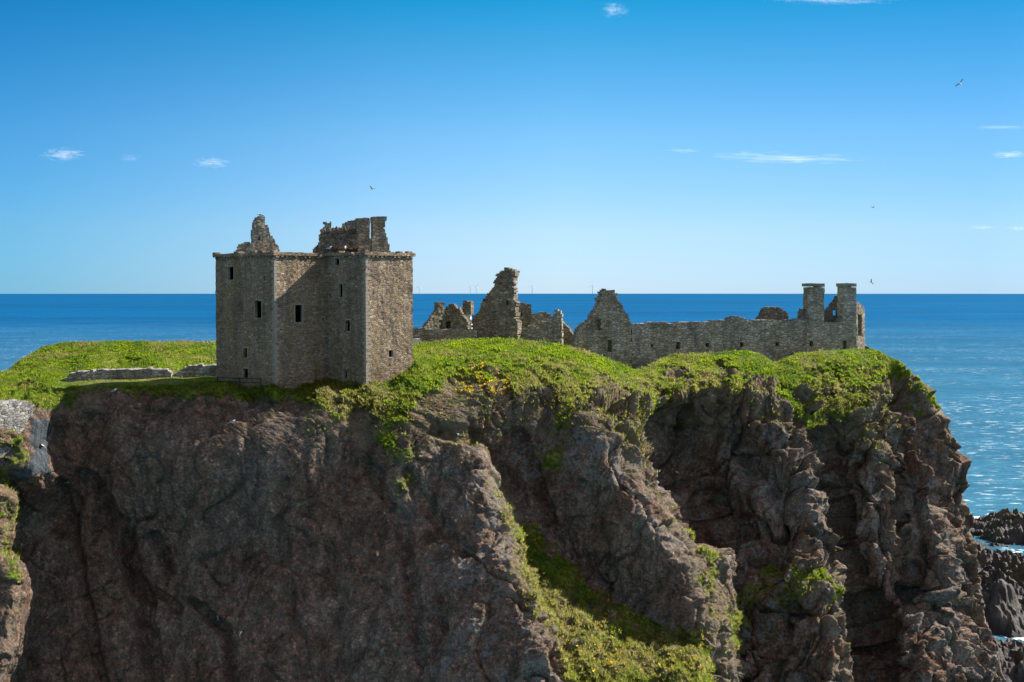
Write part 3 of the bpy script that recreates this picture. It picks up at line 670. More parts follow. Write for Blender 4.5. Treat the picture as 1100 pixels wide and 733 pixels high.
def ruin(name, pa, Ya, pb, Yb, outline, holes=(), thick=1.0, m='grey', parent=None, cell=.2, jag=.22, a=.06, seed=0., back=True, blind=False):
    A = at(pa, 350, Ya); Bp = at(pb, 350, Yb); A[2] = Bp[2] = 0
    U = (Bp-A)/np.linalg.norm(Bp-A); Nin = np.array([-U[1], U[0], 0])
    pts = [plane_sz(A, U, None, *p) for p in outline]; sx = [p[0] for p in pts]; zx = [p[1] for p in pts]
    O = A+U*min(sx); s0 = min(sx); pts = [(p[0]-s0, p[1]) for p in pts]
    hs = []
    for (x0, y0, x1, y1) in holes:
        a_, b_ = plane_sz(A, U, None, x0, y1), plane_sz(A, U, None, x1, y0); hs.append((a_[0]-s0, a_[1], b_[0]-s0, b_[1]))
    def solid(su, sz):
        p = np.stack([np.floor(su/.42)*.42, np.floor(sz/.26)*.26, su*0+seed+pa], -1)
        return inpoly(su+jag*perlin(p*3.1)*.9, sz+jag*perlin(p*3.1+20)*.9, pts)
    def hole(su, sz):
        r = np.zeros(su.shape, bool)
        for h in hs: r |= (su > h[0]) & (su < h[2]) & (sz > h[1]) & (sz < h[3])
        return r
    G_ = Grid(); G_.blind = blind; G_.wall(O, U, Nin, max(sx)-min(sx), min(zx), max(zx)+.3, solid, hole if hs else None, thick, None, cell, back)
    return G_.build(name, M[m], parent, a)

# ---- the keep: L-plan tower, four faces towards us
u = np.array([math.sqrt(.5), math.sqrt(.5), 0]); v = np.array([-math.sqrt(.5), math.sqrt(.5), 0])
def hit(px, O, dvec):
    k = (px-CW/2)/F; return (k*O[1]-O[0])/(dvec[0]-k*dvec[1])
K0 = at(295, 350, 135.0); K0[2] = 0
tA = hit(232, K0, v); K1 = K0+v*tA
tB = hit(351, K0, u); K2 = K0+u*tB
tC = hit(393, K2, -v); K3 = K2-v*tC
tD = hit(443.5, K3, u); K4 = K3+u*tD
Ea = K4+v*13.5; Eb = Ea-u*tD; Ec = K1+u*tB
ZB, ZP = 45.5, float(at(295, 274.5, 135.0)[2]); ZT = float(at(295, 268.5, 135.0)[2])
keep = empty('ruined_keep', (float(K0[0]), float(K0[1]), 47.7))
tag(keep, 'tall roofless sandstone tower house on the cliff edge, square L-plan block with broken gables', 'castle tower')
faces = [('A', K1, K0), ('B', K0, K2), ('C', K2, K3), ('D', K3, K4), ('E', K4, Ea), ('G', Ea, Eb), ('H', Eb, Ec), ('J', Ec, K1)]
wins = {'A': [(244.5, 286.5, 251, 301), (282.5, 296, 285.5, 302), (273.8, 323, 280.8, 342), (261, 374, 265.5, 384.5), (261, 396, 266.5, 406)],
        'B': [(317, 327.5, 325, 347), (346, 341, 348.5, 345.5)],
        'C': [(359.5, 277, 364.5, 285), (363.5, 305, 368, 319.5), (371, 344, 376, 356), (369, 398, 373, 407), (353.5, 315, 356, 321)],
        'D': [(417.5, 376, 422.3, 384)]}
Gk = Grid(); trims = []
for nm, a_, b_ in faces:
    L = np.linalg.norm(b_-a_); U = (b_-a_)/L; Nin = np.array([-U[1], U[0], 0]); hs = []
    for (x0, y0, x1, y1) in wins.get(nm, []):
        p, q_ = plane_sz(a_, U, None, x0, y1), plane_sz(a_, U, None, x1, y0); hs.append((p[0], p[1], q_[0], q_[1])); trims.append((a_, U, Nin, p, q_))
    Gk.wall(a_, U, Nin, L, ZB, ZP, lambda su, sz: np.ones(su.shape, bool),
            (lambda su, sz, hs=hs: np.logical_or.reduce([(su > h[0]) & (su < h[2]) & (sz > h[1]) & (sz < h[3]) for h in hs]) if hs else np.zeros(su.shape, bool)), 1.1, .28, .17, back=False)
Gk.build('wall', M['keep'], keep, a=.055)
# dressed surrounds of the windows: one part each, built of four stones
for a_, U, Nin, p, q_ in trims:
    mb = MB(); t_ = .10
    w_, h_ = q_[0]-p[0], q_[1]-p[1]
    def blk_(s0, z0, s1, z1):
        c = a_+U*(s0+s1)/2-Nin*.0; c = np.array([c[0], c[1], (z0+z1)/2])+Nin*.16
        mb.box(c, U*(s1-s0), Nin*.34, (0, 0, z1-z0))
    blk_(p[0]-t_, p[1], p[0]+.02, q_[1]); blk_(q_[0]-.02, p[1], q_[0]+t_, q_[1])
    blk_(p[0]-t_*1.5, q_[1]-.02, q_[0]+t_*1.5, q_[1]+t_*1.3); blk_(p[0]-t_*1.4, p[1]-t_, q_[0]+t_*1.4, p[1]+.02)
    o = mb.build('window_surround', M['dressed'], keep)
# dressed corner stones
for c_, d1, d2 in ((K0, v, u), (K3, v, u)):
    z = 46.6; k = 0
    while z < ZP-.45:
        hh = random.uniform(.30, .42); a1, a2 = ((.62, .34) if k % 2 else (.34, .62))
        a1 *= random.uniform(.85, 1.2); a2 *= random.uniform(.85, 1.2); mb = MB()
        q0 = c_-(d1+d2)*.03
        base = [q0, q0+d2*a2, q0+d2*a2+d1*.12, q0+d1*.12+d2*.12, q0+d1*a1+d2*.12, q0+d1*a1]
        mb.poly_prism([(p[0], p[1], z) for p in base], [(p[0], p[1], z+hh-.03) for p in base]); mb.build('corner_stone', M['dressed'], keep)
        z += hh; k += 1
# parapet: oversailing wall head on a row of corbels
def offs(P0, n1, n2, d): return P0-(n1+n2)*d
def nin(a_, b_): U = (b_-a_)/np.linalg.norm(b_-a_); return np.array([-U[1], U[0], 0])
ring = [K1, K0, K2, K3, K4, Ea, Eb, Ec]; nn_ = [nin(ring[i], ring[(i+1) % 8]) for i in range(8)]
ro = [ring[i]-(nn_[i-1]+nn_[i])*.22 for i in range(8)]
Gp = Grid()
for i in range(8):
    a_, b_ = ro[i], ro[(i+1) % 8]; L = np.linalg.norm(b_-a_); U = (b_-a_)/L
    def top(su, sz, i=i):
        h = ZT-.12-.22*np.abs(perlin(np.stack([np.floor(su/.5)*.9, su*0+i*7.3, su*0], -1)))-.35*(perlin(np.stack([np.floor(su/.4)*.35, su*0+i*3.3, su*0+5], -1)) > .42)
        return sz < h
    Gp.wall(a_, U, nn_[i], L, ZP+.02, ZT+.15, top, None, .75, None, .17)
Gp.build('parapet', M['keep'], keep, a=.05)
for i in range(4):
    a_, b_ = ring[i], ring[(i+1) % 8]; L = np.linalg.norm(b_-a_); U = (b_-a_)/L
    for k in range(int(L/.62)):
        if i == 4 or random.random() < .25: continue
        mb = MB(); c = a_+U*(.35+k*.62)-nn_[i]*.10; mb.box((c[0], c[1], ZP-.10+random.uniform(-.03, .03)), U*random.uniform(.2, .4), nn_[i]*.17, (0, 0, random.uniform(.14, .24)))
        mb.build('corbel', M['keep'], keep)
# wall-walk / roof deck (rubble filled) just below the wall head
mb = MB(); zt = ZP+.2
mb.poly_prism([(p[0], p[1], zt-.5) for p in (ring[i]+(nn_[i-1]+nn_[i])*.12 for i in range(8))], [(p[0], p[1], zt) for p in (ring[i]+(nn_[i-1]+nn_[i])*.12 for i in range(8))])
mb.build('roof_deck', M['grey'], keep)
zb = 272
ruin('gable', 255, 141, 305, 143.5, [(269, zb), (270.5, 262), (271, 256), (271.5, 250), (273, 245), (273, 239), (275.5, 233.5), (279, 232), (284.5, 233), (285, 240), (287.5, 244), (289, 249), (292.5, 254), (295, 259), (299, 264), (301, zb)],
     [(277.5, 254.5, 280, 258.5)], .9, 'grey', keep, .15, .10)
ruin('wall_stub', 250, 143, 275, 143.5, [(253, zb), (255, 265), (258, 261.5), (262, 261), (266, 260), (268.3, 260.5), (268.5, zb)], [], .9, 'grey', keep, .15, .1)
ruin('cap_house', 335, 143, 400, 144, [(335.5, zb), (336, 267), (340, 262.5), (344, 257), (347, 250.5), (348, 246), (348.3, 238.5), (356.5, 239), (356.8, 246.5), (361, 247), (365, 245), (368, 241.5), (371, 238.5), (375, 237), (380, 236.5), (386, 235.5), (388, zb)],
     [], 3.2, 'grey', keep, .16, .22)
ruin('chimney_stack', 380, 141.2, 400, 141.8, [(384, zb), (384, 234.5), (387.5, 234), (391, 234), (396.8, 235), (397.3, zb)], [], 1.6, 'dark', keep, .16, .08)
ruin('chimney_stack', 398, 143, 425, 144, [(399.8, zb), (400.6, 250), (401.6, 240), (401.6, 236), (400.8, 235), (400.8, 232.6), (415.6, 232.6), (415, 236), (413.5, 239), (413, 246), (415, 251), (416.5, 258), (418, 264), (419.5, zb)], [], 1.5, 'grey', keep, .16, .08)
# stone-slabbed slope of the fallen roof between the stacks
mb = MB(); rnd = random.Random(4)
for k in range(13):
    for j in range(4):
        px_ = 344+k*3.1+rnd.uniform(-1, 1)+(4-j)*0.3; py_ = 264-j*5.2+rnd.uniform(-.8, .8)
        if py_ < 262-(px_-338)*1.7: continue
        c = atv(px_, py_, 141.5+j*.35+rnd.uniform(-.1, .1))
        mb.box(c, (rnd.uniform(.45, .7), rnd.uniform(-.1, .1), rnd.uniform(.25, .5)), (-.2, rnd.uniform(.5, .8), .45), (-.10, -.12, rnd.uniform(.14, .24)))
mb.build('fallen_roof', M['dark'], keep)

# ---- central ruins
o = empty('ruined_gable_tower', tuple(at(530, 366, 166)))
tag(o, 'tall jagged ruined gable with a broken right edge, in the middle of the grass crest', 'ruin')
ruin('wall', 505, 167, 556, 164.5, [(505, 385), (507, 352), (508, 341), (513, 335), (514.5, 330), (518, 325), (522, 318.5), (526, 313), (529, 309.5), (531.5, 308), (531, 303), (532.5, 298), (532, 294.5), (535, 294), (537, 292), (541, 291), (542, 288.5), (544.5, 287.2), (547, 288.5), (548, 290), (553, 290), (553, 294),
     (552, 298), (551.5, 304), (549, 305.5), (550.5, 308), (551, 313), (552.5, 318), (552, 322), (554, 325), (553.5, 330), (552, 334), (554.5, 338), (553, 343), (556, 348), (556, 385)], [(544, 322, 546.5, 329)], 1.6, 'dark', o, .19, .25, .10)
ruin('ledge_stone', 541, 165.3, 553, 164.7, [(542.5, 305.3), (542.5, 303.2), (552.5, 303.4), (552.5, 305.3)], [], 1.2, 'pale', o, .2, .05)
o = ruin('low_wall', 440, 163.5, 512, 164.5, [(436, 385), (436, 355), (446, 353.5), (460, 353.2), (475, 354), (490, 353.3), (508, 354), (512, 356), (512, 385)], [], 1.2, 'grey', None, .2, .15)
tag(o, 'low grey stone wall with grassy top between the keep and the tall jagged gable', 'stone wall')
h = empty('ruined_house', tuple(at(482, 352, 195)))
tag(h, 'small roofless house with two stubby chimneys behind the low wall beside the keep', 'house')
ruin('gable', 452, 197, 482, 200, [(453, 375), (455, 353), (459, 347), (464, 340), (468, 334.5), (471, 332), (477, 331), (479, 340), (479, 375)], [], .8, 'grey', h, .2, .1)
ruin('chimney_stack', 469, 198.6, 478, 199.5, [(470.2, 336), (470.2, 324.2), (477.6, 324.2), (477.6, 336)], [], 1.1, 'dark', h, .2, .05)
ruin('front_wall', 466, 192, 506, 191, [(470, 375), (470.5, 352), (471, 345), (475, 339.5), (478, 336), (479.5, 330), (483, 327), (486.5, 326), (490, 330), (493.5, 333), (495, 338), (499, 341), (501.5, 345), (502.5, 352), (504, 375)], [(468.5, 347, 475, 356), (479.6, 345.5, 484.6, 355), (473, 341, 474.5, 344)], 1.4, 'dark', h, .2, .22, blind=True)
w = ruin('white_gable', 488, 197, 510, 196, [(490, 375), (491, 340), (496, 328), (498, 329), (504, 338), (506.3, 344), (506.5, 375)], [], .6, 'white', h, .2, .05)
tag(w, 'limewashed white gable')
ruin('chimney_stack', 496, 196.2, 507, 195.6, [(497, 338), (497, 324), (505.5, 324), (505.8, 338)], [], 1.1, 'dark', h, .2, .05)
o = ruin('wall_fragment', 555, 174, 575, 175, [(554, 380), (555, 333), (557, 328), (562, 326.5), (568, 326), (570.2, 326), (570.5, 340), (572, 380)], [(559, 336, 561, 340)], 2.5, 'dark', None, .2, .12)
tag(o, 'squat upright fragment of dark wall just right of the tall jagged gable', 'ruin')
o = ruin('back_wall', 563, 180, 600, 181, [(563, 380), (565, 342), (572, 337.5), (580, 336), (588, 336), (591, 337.5), (594, 341), (600, 344), (600, 380)], [], .9, 'grey', None, .2, .12)
tag(o, 'round-topped grey wall standing behind the stepped sloping wall', 'ruin')
o = ruin('sloping_wall', 550, 167, 606, 165.5, [(550, 390), (552, 354), (558, 353), (566, 353), (568, 350), (575, 347.5), (583, 345.5), (590, 343.5), (593, 340.5), (595, 338), (595.2, 333.5), (602.6, 333.5), (603, 342), (603.5, 390)], [], 1.0, 'grey', None, .2, .15)
tag(o, 'rubble wall stepping up to a stubby post at its right end, below the round-topped wall', 'ruin')
o = ruin('broken_gable', 600, 170, 622, 169, [(600, 390), (601, 343), (605, 346), (609, 351), (613, 356.5), (617, 362), (620, 366), (622, 390)], [], .9, 'dark', None, .2, .15)
tag(o, 'dark wall sloping down to the right in the gap before the long ruined range', 'ruin')
o = ruin('white_panel', 444, 160, 455, 160, [(443.5, 378), (443.5, 364.4), (447, 363.4), (451, 364), (452.5, 368), (452.5, 378)], [], .4, 'white', None, .2, .02, .02)
tag(o, 'small white panel on the grass at the right foot of the keep', 'panel')

# ---- the long range on the right
R0 = (617, 163.0); R1 = (931, 176.5)
def yr(px, d=0):   # depth of the long wall plane at pixel px
    a_ = at(R0[0], 350, R0[1]); b_ = at(R1[0], 350, R1[1]); k = (px-CW/2)/F
    t = (k*a_[1]-a_[0])/((b_[0]-a_[0])-k*(b_[1]-a_[1])); return float(a_[1]+t*(b_[1]-a_[1]))+d
rg = empty('ruined_range', tuple(at(770, 380, yr(770))))
tag(rg, 'long roofless grey range with pointed left gable and two square chimneys at its right end', 'castle ruin')
ruin('gable', 617, yr(617), 680, yr(680), [(617, 415), (617.5, 363), (621, 357), (624, 352), (628, 347.5), (632, 346), (635, 341), (638, 335), (641, 329), (643.5, 324), (643, 321), (646, 317.5), (647, 314), (650, 311.2), (656, 312), (660, 313.2), (663, 316), (663.5, 320), (666, 325), (669, 331), (672.5, 336), (675, 341), (678.6, 346), (679, 415)],
     [(640, 344, 646.2, 355), (653, 366, 657.5, 378)], 1.5, 'grey', rg, .2, .2)
ruin('inner_wall', 630, yr(630, 6), 690, yr(690, 6), [(632, 415), (632, 352), (640, 341), (650, 338), (662, 344), (680, 352), (690, 356), (690, 415)], [], .9, 'keep', rg, .25, .15)
ruin('long_wall', 679, yr(679), 866, yr(866), [(679, 425), (679, 347.5), (690, 348), (705, 347), (720, 347.5), (735, 346), (750, 346.5), (760, 345), (778, 344), (783, 346), (786, 341.5), (790, 339.5), (792.5, 338.8), (796, 342), (801, 343), (803, 347), (808, 346), (812, 343.5), (840, 344.5), (844, 345.5), (850, 343.5), (862, 343), (866, 343), (866, 425)],
     [(699.4, 369.2, 702.8, 373.4), (726, 368, 730.8, 375), (757.6, 368.2, 761.6, 373.4), (795.2, 368, 799, 372.4), (832.6, 367.2, 836.8, 372.8)], 1.8, 'grey', rg, .2, .2, blind=True)
ruin('end_wall', 866, yr(866), 921, yr(921), [(866, 425), (866, 343), (885, 343), (886, 347), (905, 347), (906, 340), (920.5, 340), (920.5, 425)],
     [(869.2, 366, 873.2, 372.8), (905.8, 366, 909.6, 375)], 1.8, 'grey', rg, .2, .06, blind=True)
def stack(px0, px1, py0, py1, d, capd):
    o_ = ruin('chimney_stack', px0, yr(px0, d), px1, yr(px1, d), [(px0, py1), (px0, py0+3), (px1, py0+3), (px1, py1)], [], 1.7, 'grey', rg, .2, .03)
    c_ = ruin('chimney_cap', px0-.8, yr(px0, d-.12), px1+.8, yr(px1, d-.12), [(px0-.8, py0+2.9), (px0-.8, py0), (px1+.8, py0), (px1+.8, py0+2.9)], [], 1.9, 'grey', o_, .2, .03)
    c_.parent = o_
stack(869.5, 885.3, 305, 347.5, -.15, 0); stack(906.5, 919.6, 305, 344, -.15, 0)
# chimney shoulder, inner gable with window, far-side gable and return wall
ruin('wall_stub', 861, yr(861, 1), 867, yr(867, 1), [(861.5, 352), (862, 338), (862.5, 331.5), (866.4, 331), (866.4, 352)], [], 1.2, 'dark', rg, .2, .08)
ruin('inner_gable', 885, yr(885, 5), 912, yr(912, 5), [(887, 355), (887.5, 336), (890, 332), (894, 327), (898, 322), (901, 317.5), (904, 317), (911, 320), (911, 355)], [(894.8, 333.5, 901.8, 339.6)], .9, 'dark', rg, .2, .12)
ruin('end_gable', 919.8, yr(921, .45), 929.6, yr(921, 4.8), [(919.8, 425), (920.2, 324), (922.5, 324), (925, 328), (928.6, 331), (929, 334), (929.4, 425)], [(921.3, 337, 925.8, 361.5)], 1.0, 'dark', rg, .2, .08)
o = ruin('round_gable', 812, yr(812, 9), 852, yr(852, 10), [(813, 375), (815.5, 345), (817, 340), (820, 335), (823, 331), (829, 329.2), (836, 329.5), (841, 332), (845, 335), (847, 338), (847.5, 345), (849, 375)], [], 1.0, 'dark', None, .2, .15)
tag(o, 'rounded stump of a gable showing above the long wall, left of the chimneys', 'ruin')

# ---- walls at the left
o = ruin('rubble_wall', 68, 142.5, 185, 144.5, [(68, 425), (70, 407), (74, 402), (85, 399.5), (110, 398), (140, 397), (165, 396), (181, 397.5), (184, 402), (184, 425)], [], 2.2, 'pale', None, .2, .12, .09)
tag(o, 'long low pale rubble wall along the foot of the left grass mound', 'stone wall')
o = ruin('rubble_wall', 187, 145.5, 233, 146.5, [(187, 420), (189, 402), (194, 397), (201, 393.5), (212, 392), (222, 392.5), (236, 393.5), (236, 420)], [], 2.2, 'pale', None, .2, .15, .09)
tag(o, 'short humped pale rubble wall touching the left side of the keep', 'stone wall')
o = ruin('masonry_wall', -60, 113.5, 38, 120.3, [(-60, 500), (-60, 431.5), (-20, 431), (5, 431), (20, 430.5), (31, 432), (36, 434.5), (37, 441), (33.5, 447), (30, 452), (27, 459), (22, 466), (16.5, 473), (14, 480), (6, 488), (0, 494), (-20, 500)], [], 1.6, 'pale', None, .17, .10, .05)
tag(o, 'pale grey masonry wall with a broken lower corner at the left edge', 'stone wall')
# ---- railing at the foot of the keep
fe = empty('railing', tuple(at(255, 412, 133.6))); tag(fe, 'thin dark post and rail fence at the left foot of the keep', 'railing')
pl = [(233.5, 140.0), (257, 137.2), (280, 133.9)]
zr = [float(at(x, 405.6+.9*i, y)[2]) for i, (x, y) in enumerate(pl)]
for i, (x, y) in enumerate(pl):
    b_ = at(x, 412, y); mb = MB(); mb.box((b_[0], b_[1], zr[i]-.7), (.12, 0, 0), (0, .12, 0), (0, 0, 1.7)); mb.build('post', M['iron'], fe)
for dz in (0, -.42):
    mb = MB(); mb.tube([Vector((at(x, 400, y)[0], at(x, 400, y)[1], zr[i]+dz)) for i, (x, y) in enumerate(pl)], [.06]*3, 6); mb.build('rail', M['iron'], fe)

# ---- wind turbines on the horizon
def turbine(px, hub_px, rot):
    Y = 28500.; b_ = at(px, 316, Y); x = float(b_[0]); hh = hub_px/F*Y; n0 = len(turbs)
    r = empty('wind_turbine', (x, Y, 0)); turbs.append(r)
    mb = MB(); mb.tube([(x, Y, -2), (x, Y, hh)], [9, 6], 10); mb.build('tower', M['turbine'], r)
    mb = MB(); mb.box((x, Y, hh+3), (10, 0, 0), (0, 24, 0), (0, 0, 10)); mb.build('nacelle', M['turbine'], r)
    for k in range(3):
        a_ = rot+k*2*math.pi/3; d = Vector((math.sin(a_), 0, math.cos(a_))); c = Vector((x, Y-16, hh+3))
        mb = MB(); mb.tube([c+d*4, c+d*25, c+d*hh*.62], [4.5, 5.5, 1.2], 6, squash=(1, .5)); mb.build('blade', M['turbine'], r)
    return r
turbs = []
for px_, hp, ro_, lb in [(450.5, 7.5, .2, 'tiny wind turbine on the horizon nearest the keep'), (505.3, 8, .05, 'left one of the close pair of tiny wind turbines'), (511.8, 7.8, .5, 'right one of the close pair of tiny wind turbines, left of the jagged gable'),
                     (571.8, 8.6, .1, 'tiny wind turbine just right of the tall jagged gable'), (636.6, 8.8, .15, 'tiny wind turbine just left of the pointed gable of the long range')]:
    tag(turbine(px_, hp, ro_), lb, 'wind turbine', 'wind turbines on the horizon')

# ---- gulls
def gull_mesh(kind):
    mb = MB()
    mb.tube([(-.30, 0, .0), (-.22, 0, .01), (-.10, 0, 0), (.05, 0, 0), (.18, 0, .03), (.25, 0, .07), (.31, 0, .075), (.335, 0, .07)], [.02, .05, .085, .095, .075, .055, .05, .02], 10)
    mb.tube([(.33, 0, .068), (.36, 0, .064), (.385, 0, .055)], [.016, .013, .004], 6, 3)
    mb.poly_prism([(-.42, -.08, -.005), (-.26, -.045, 0), (-.26, .045, 0), (-.42, .08, -.005)], [(-.42, -.08, .008), (-.26, -.045, .02), (-.26, .045, .02), (-.42, .08, .008)])
    for sgn in (-1, 1):
        if kind == 'fly': wg_ = [((.12, .06, .05), .20), ((.16, .32, .20), .19), ((.06, .52, .20), .14), ((-.06, .66, .17), .03)]
        else: wg_ = [((.12, .07, .05), .14), ((-.02, .10, .05), .13), ((-.22, .08, .045), .09), ((-.42, .035, .04), .02)]
        k = len(mb.v)
        for (c, w_) in wg_:
            if kind == 'fly': q4 = [(c[0], c[1], c[2]), (c[0]-w_, c[1], c[2]-.015), (c[0]-w_, c[1], c[2]+.0), (c[0], c[1], c[2]+.022)]
            else: q4 = [(c[0], c[1], c[2]+w_*.35), (c[0], c[1]+.01, c[2]-w_*.6), (c[0], c[1]+.03, c[2]-w_*.55), (c[0], c[1]+.025, c[2]+w_*.35)]
            mb.v += [(a_, b_*sgn, c_) for a_, b_, c_ in q4]
        for i in range(3):
            for j in range(4):
                f = (k+i*4+j, k+i*4+(j+1) % 4, k+(i+1)*4+(j+1) % 4, k+(i+1)*4+j); mb.f.append(f if sgn > 0 else f[::-1]); mb.m.append(2 if i == 2 else 1)
        mb.f.append((k+12, k+13, k+14, k+15)); mb.m.append(2); mb.f.append((k+3, k+2, k+1, k)); mb.m.append(1)
    if kind == 'sit':
        for sgn in (-1, 1): mb.tube([(.02, .03*sgn, -.08), (.02, .03*sgn, -.20)], [.009, .008], 5, 3)
    return mb
g0 = gull_mesh('fly').build('gull', [M['gull_white'], M['gull_grey'], M['gull_black'], M['beak']], smooth=True)
s0_ = gull_mesh('sit').build('gull', [M['gull_white'], M['gull_grey'], M['gull_black'], M['beak']], smooth=True)
fly = [(400, 203, 170, (.25, .1, 2.6), 'white gull in flight just above the keep'), (1031, 90, 150, (-.7, .3, .5), 'dark-winged gull banking high in the sky, the topmost of the birds'),
       (937.5, 223, 210, (.1, .1, .3), 'tiny gull gliding midway between the banking gull and the chimneys'), (936, 303.5, 190, (.8, -.3, 2.3), 'tiny dark gull flying just right of the chimneys at the horizon')]
for i, (x, y, Y, r, lb) in enumerate(fly):
    o = g0 if i == 0 else g0.copy()
    if i: col.objects.link(o)
    o.location = atv(x, y, Y); o.rotation_euler = r; tag(o, lb, 'gull', 'gulls flying over the castle')
# perched gulls are set on the surface by ray
dg = bpy.context.evaluated_depsgraph_get(); dg.update()
sit = [(279.5, 231.2, 0, 'gull perched on the tip of the left broken gable of the keep'), (353, 266.5, 0, 'left of two gulls on the keep parapet below the fallen roof'), (371, 266.2, 0, 'right of two gulls on the keep parapet below the fallen roof'),
       (75, 519.5, 1, 'white gull on the shaded cliff just right of the lower slate-blue rock'), (45, 482, 1, 'white gull beside the upper part of the slate-blue rock under the left masonry'), (123, 422, 1, 'white gull at the turf edge under the rubble wall'),
       (249, 456, 1, 'white gull on the shaded cliff below the railing of the keep'), (234, 665, 1, 'upper of two white gulls low on the shaded left cliff'), (260, 682, 1, 'lower of two white gulls low on the shaded left cliff'),
       (493, 470, 1, 'white gull in the hollow of the cliff below the yellow flowers'), (729, 510, 1, 'white gull on the ridge of the cliff nose beside the dark gully'), (801, 564, 1, 'white gull in the dark gully between the two right buttresses')]
for i, (x, y, onc, lb) in enumerate(sit):
    d = (atv(x, y, 100.)-Vector((0, 0, EYE))).normalized()
    if onc:
        ok, loc, nrm, *_ = scn.ray_cast(dg, Vector((0, 0, EYE)), d)
        loc = loc+nrm*.12+Vector((0, 0, .22))
    else: loc = atv(x, y, 142 if i == 0 else 139.5)
    o = s0_ if i == 0 else s0_.copy()
    if i: col.objects.link(o)
    o.location = loc; o.rotation_euler = (0, -.25, random.uniform(0, 6.28)); o.scale = (1.15,)*3
    tag(o, lb, 'gull', 'gulls perched on the castle and cliff')

# ---- clouds: thin real volumes far out over the sea
def m_cloud(name, dens, seed):
    m = bpy.data.materials.new(name); m.use_nodes = True; nt = m.node_tree; nt.nodes.clear(); t = NT(nt)
    o = nt.nodes.new('ShaderNodeOutputMaterial'); pv = nt.nodes.new('ShaderNodeVolumePrincipled')
    nt.links.new(pv.outputs[0], o.inputs['Volume']); pv.inputs['Color'].default_value = (1, 1, 1, 1); pv.inputs['Anisotropy'].default_value = .2
    oc = t.coords(); ln = t.n('ShaderNodeVectorMath', operation='LENGTH'); t.set(ln.inputs[0], oc)
    fall = t.math('SUBTRACT', 1.0, ln.outputs['Value'])
    nz_ = t.noise(t.map(oc, (1.5, 1, 1.9), (0, .35, 0), loc=(seed, seed*.7, 0)), 1.9, 7, .72, .6)
    v_ = t.math('ADD', t.math('MULTIPLY', fall, .9), t.math('MULTIPLY', t.math('SUBTRACT', nz_, .60), 4.0))
    t.set(pv.inputs['Density'], t.math('MULTIPLY', t.math('MAXIMUM', v_, 0.0), dens))
    return m
def cloud(px, py, wpx, hpx, dens, lb, i, tilt_=0.):
    Y = 7000.; c = atv(px, py, Y); k = Y/F
    me = bpy.data.meshes.new('cloud'); import bmesh
    bm = bmesh.new(); bmesh.ops.create_icosphere(bm, subdivisions=3, radius=1.0); bm.to_mesh(me); bm.free()
    me.materials.append(m_cloud('cloud_%d' % i, dens, i*3.7)); o = bpy.data.objects.new('cloud', me); col.objects.link(o)
    o.location = c; o.scale = (wpx*k*.62, max(60, hpx*k*1.2), hpx*k*.75); o.rotation_euler = (0, tilt_, 0)
    tag(o, lb, 'cloud', 'small white clouds')
cl = [(68, 166, 44, 12, .03, 'leftmost soft white puff of cloud, left of the keep'), (139, 170, 22, 9, .010, 'faint shred of cloud between the two left white puffs'), (229, 175, 40, 11, .022, 'small white cloud above the left end of the keep'),
      (660, 11, 32, 13, .015, 'small faint cloud at the top of the sky near the centre'), (900, 0, 130, 8, .022, 'thin white cloud cut by the top edge of the sky'), (735, 162, 40, 4, .016, 'faint thin streak left of the longest cloud'),
      (850, 171, 150, 8, .030, 'longest flat white cloud streak over the long range'), (805, 167, 90, 8, .012, 'wispy feathered cloud joined to the left of the longest streak'), (1084, 166.5, 46, 6, .030, 'white cloud streak at the right edge, level with the longest streak'), (1075, 137, 80, 4, .012, 'faint streak at the right edge above the white one'),
      (1056, 244.5, 36, 4, .014, 'left of two low cloud streaks at the right'), (1093, 245.5, 26, 5, .02, 'right of two low cloud streaks at the right edge')]
for i, (x, y, w_, h_, dn, lb) in enumerate(cl): cloud(x, y, w_, h_, dn*.6, lb, i)

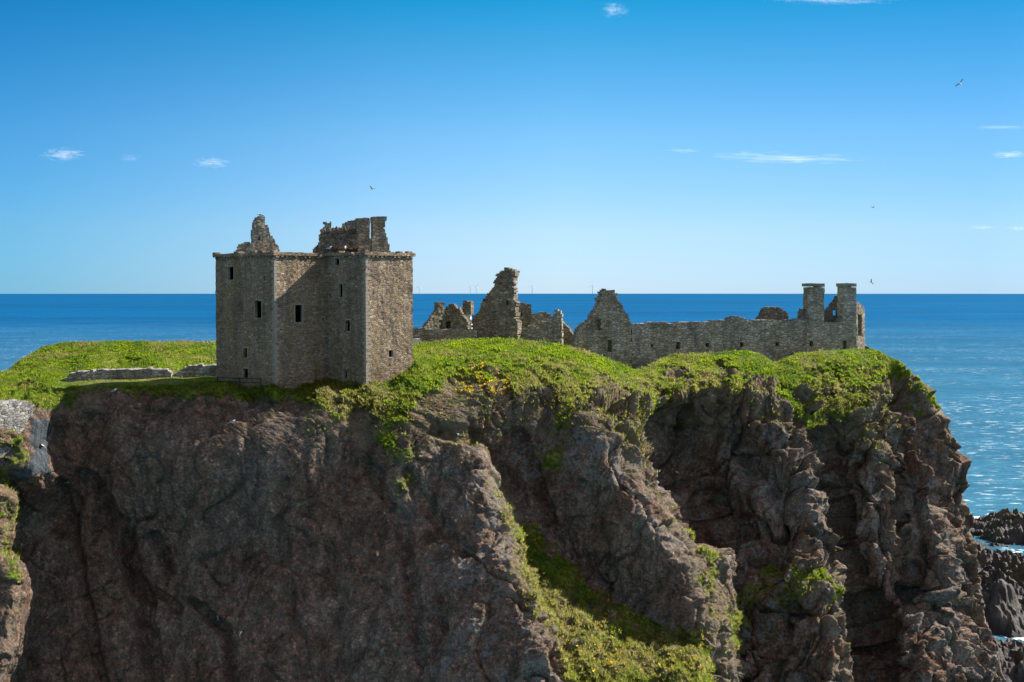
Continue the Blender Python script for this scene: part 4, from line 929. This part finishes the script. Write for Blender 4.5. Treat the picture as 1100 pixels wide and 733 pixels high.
# ------------------------------------------------------------------ light
SUN_AZ, SUN_EL = math.radians(64.5), math.radians(37.5)
sd = Vector((math.sin(SUN_AZ)*math.cos(SUN_EL), math.cos(SUN_AZ)*math.cos(SUN_EL), math.sin(SUN_EL)))
L = bpy.data.lights.new('sun', 'SUN'); L.energy = 5.0; L.angle = math.radians(.53); L.color = (1, .95, .87)
lo = bpy.data.objects.new('sun', L); col.objects.link(lo); lo.location = (0, 0, 200); lo.rotation_euler = sd.to_track_quat('Z', 'Y').to_euler()
w = bpy.data.worlds.new('World'); scn.world = w; w.use_nodes = True; nt = w.node_tree; nt.nodes.clear()
t = NT(nt); sky = t.n('ShaderNodeTexSky', sky_type='NISHITA'); sky.sun_disc = False; sky.sun_elevation = SUN_EL; sky.sun_rotation = SUN_AZ
sky.altitude = 0; sky.air_density = 1.0; sky.dust_density = 0.0; sky.ozone_density = 3.0
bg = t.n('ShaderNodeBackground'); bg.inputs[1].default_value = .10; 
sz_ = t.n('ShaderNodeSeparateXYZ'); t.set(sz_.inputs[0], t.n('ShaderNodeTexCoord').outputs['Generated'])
TINT = [(0, (.36, .52, .90)), (.05, (.44, .56, .78)), (.125, (.33, .56, .72)), (.235, (.030, .47, .61)), (.5, (1.3, 1.1, .98)), (1, (2.0, 1.35, 1.05))]  # high stops brightened and warmed, an added fill from overhead
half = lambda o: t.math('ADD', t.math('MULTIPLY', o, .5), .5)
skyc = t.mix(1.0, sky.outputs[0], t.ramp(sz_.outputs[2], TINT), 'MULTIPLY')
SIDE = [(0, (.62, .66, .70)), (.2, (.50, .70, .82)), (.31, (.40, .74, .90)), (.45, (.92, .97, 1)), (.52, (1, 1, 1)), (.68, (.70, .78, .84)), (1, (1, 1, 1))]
BACK_FILL = [(0, (2.65, 1.55, 1.05)), (.4, (2.25, 1.3, .94)), (.7, (1, 1, 1))]  # sky behind the viewer made brighter and warmer, added fill for shaded faces
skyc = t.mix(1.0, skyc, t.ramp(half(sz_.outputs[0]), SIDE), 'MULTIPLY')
t.set(bg.inputs[0], t.mix(1.0, skyc, t.ramp(half(sz_.outputs[1]), BACK_FILL), 'MULTIPLY'))
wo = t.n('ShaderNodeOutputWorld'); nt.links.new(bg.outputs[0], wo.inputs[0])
vs = scn.view_settings; vs.view_transform = 'Standard'; vs.look = 'None'; vs.gamma = 1; vs.exposure = 1.0; vs.use_curve_mapping = False
scn.cycles.volume_bounces = 1; scn.cycles.max_bounces = 6
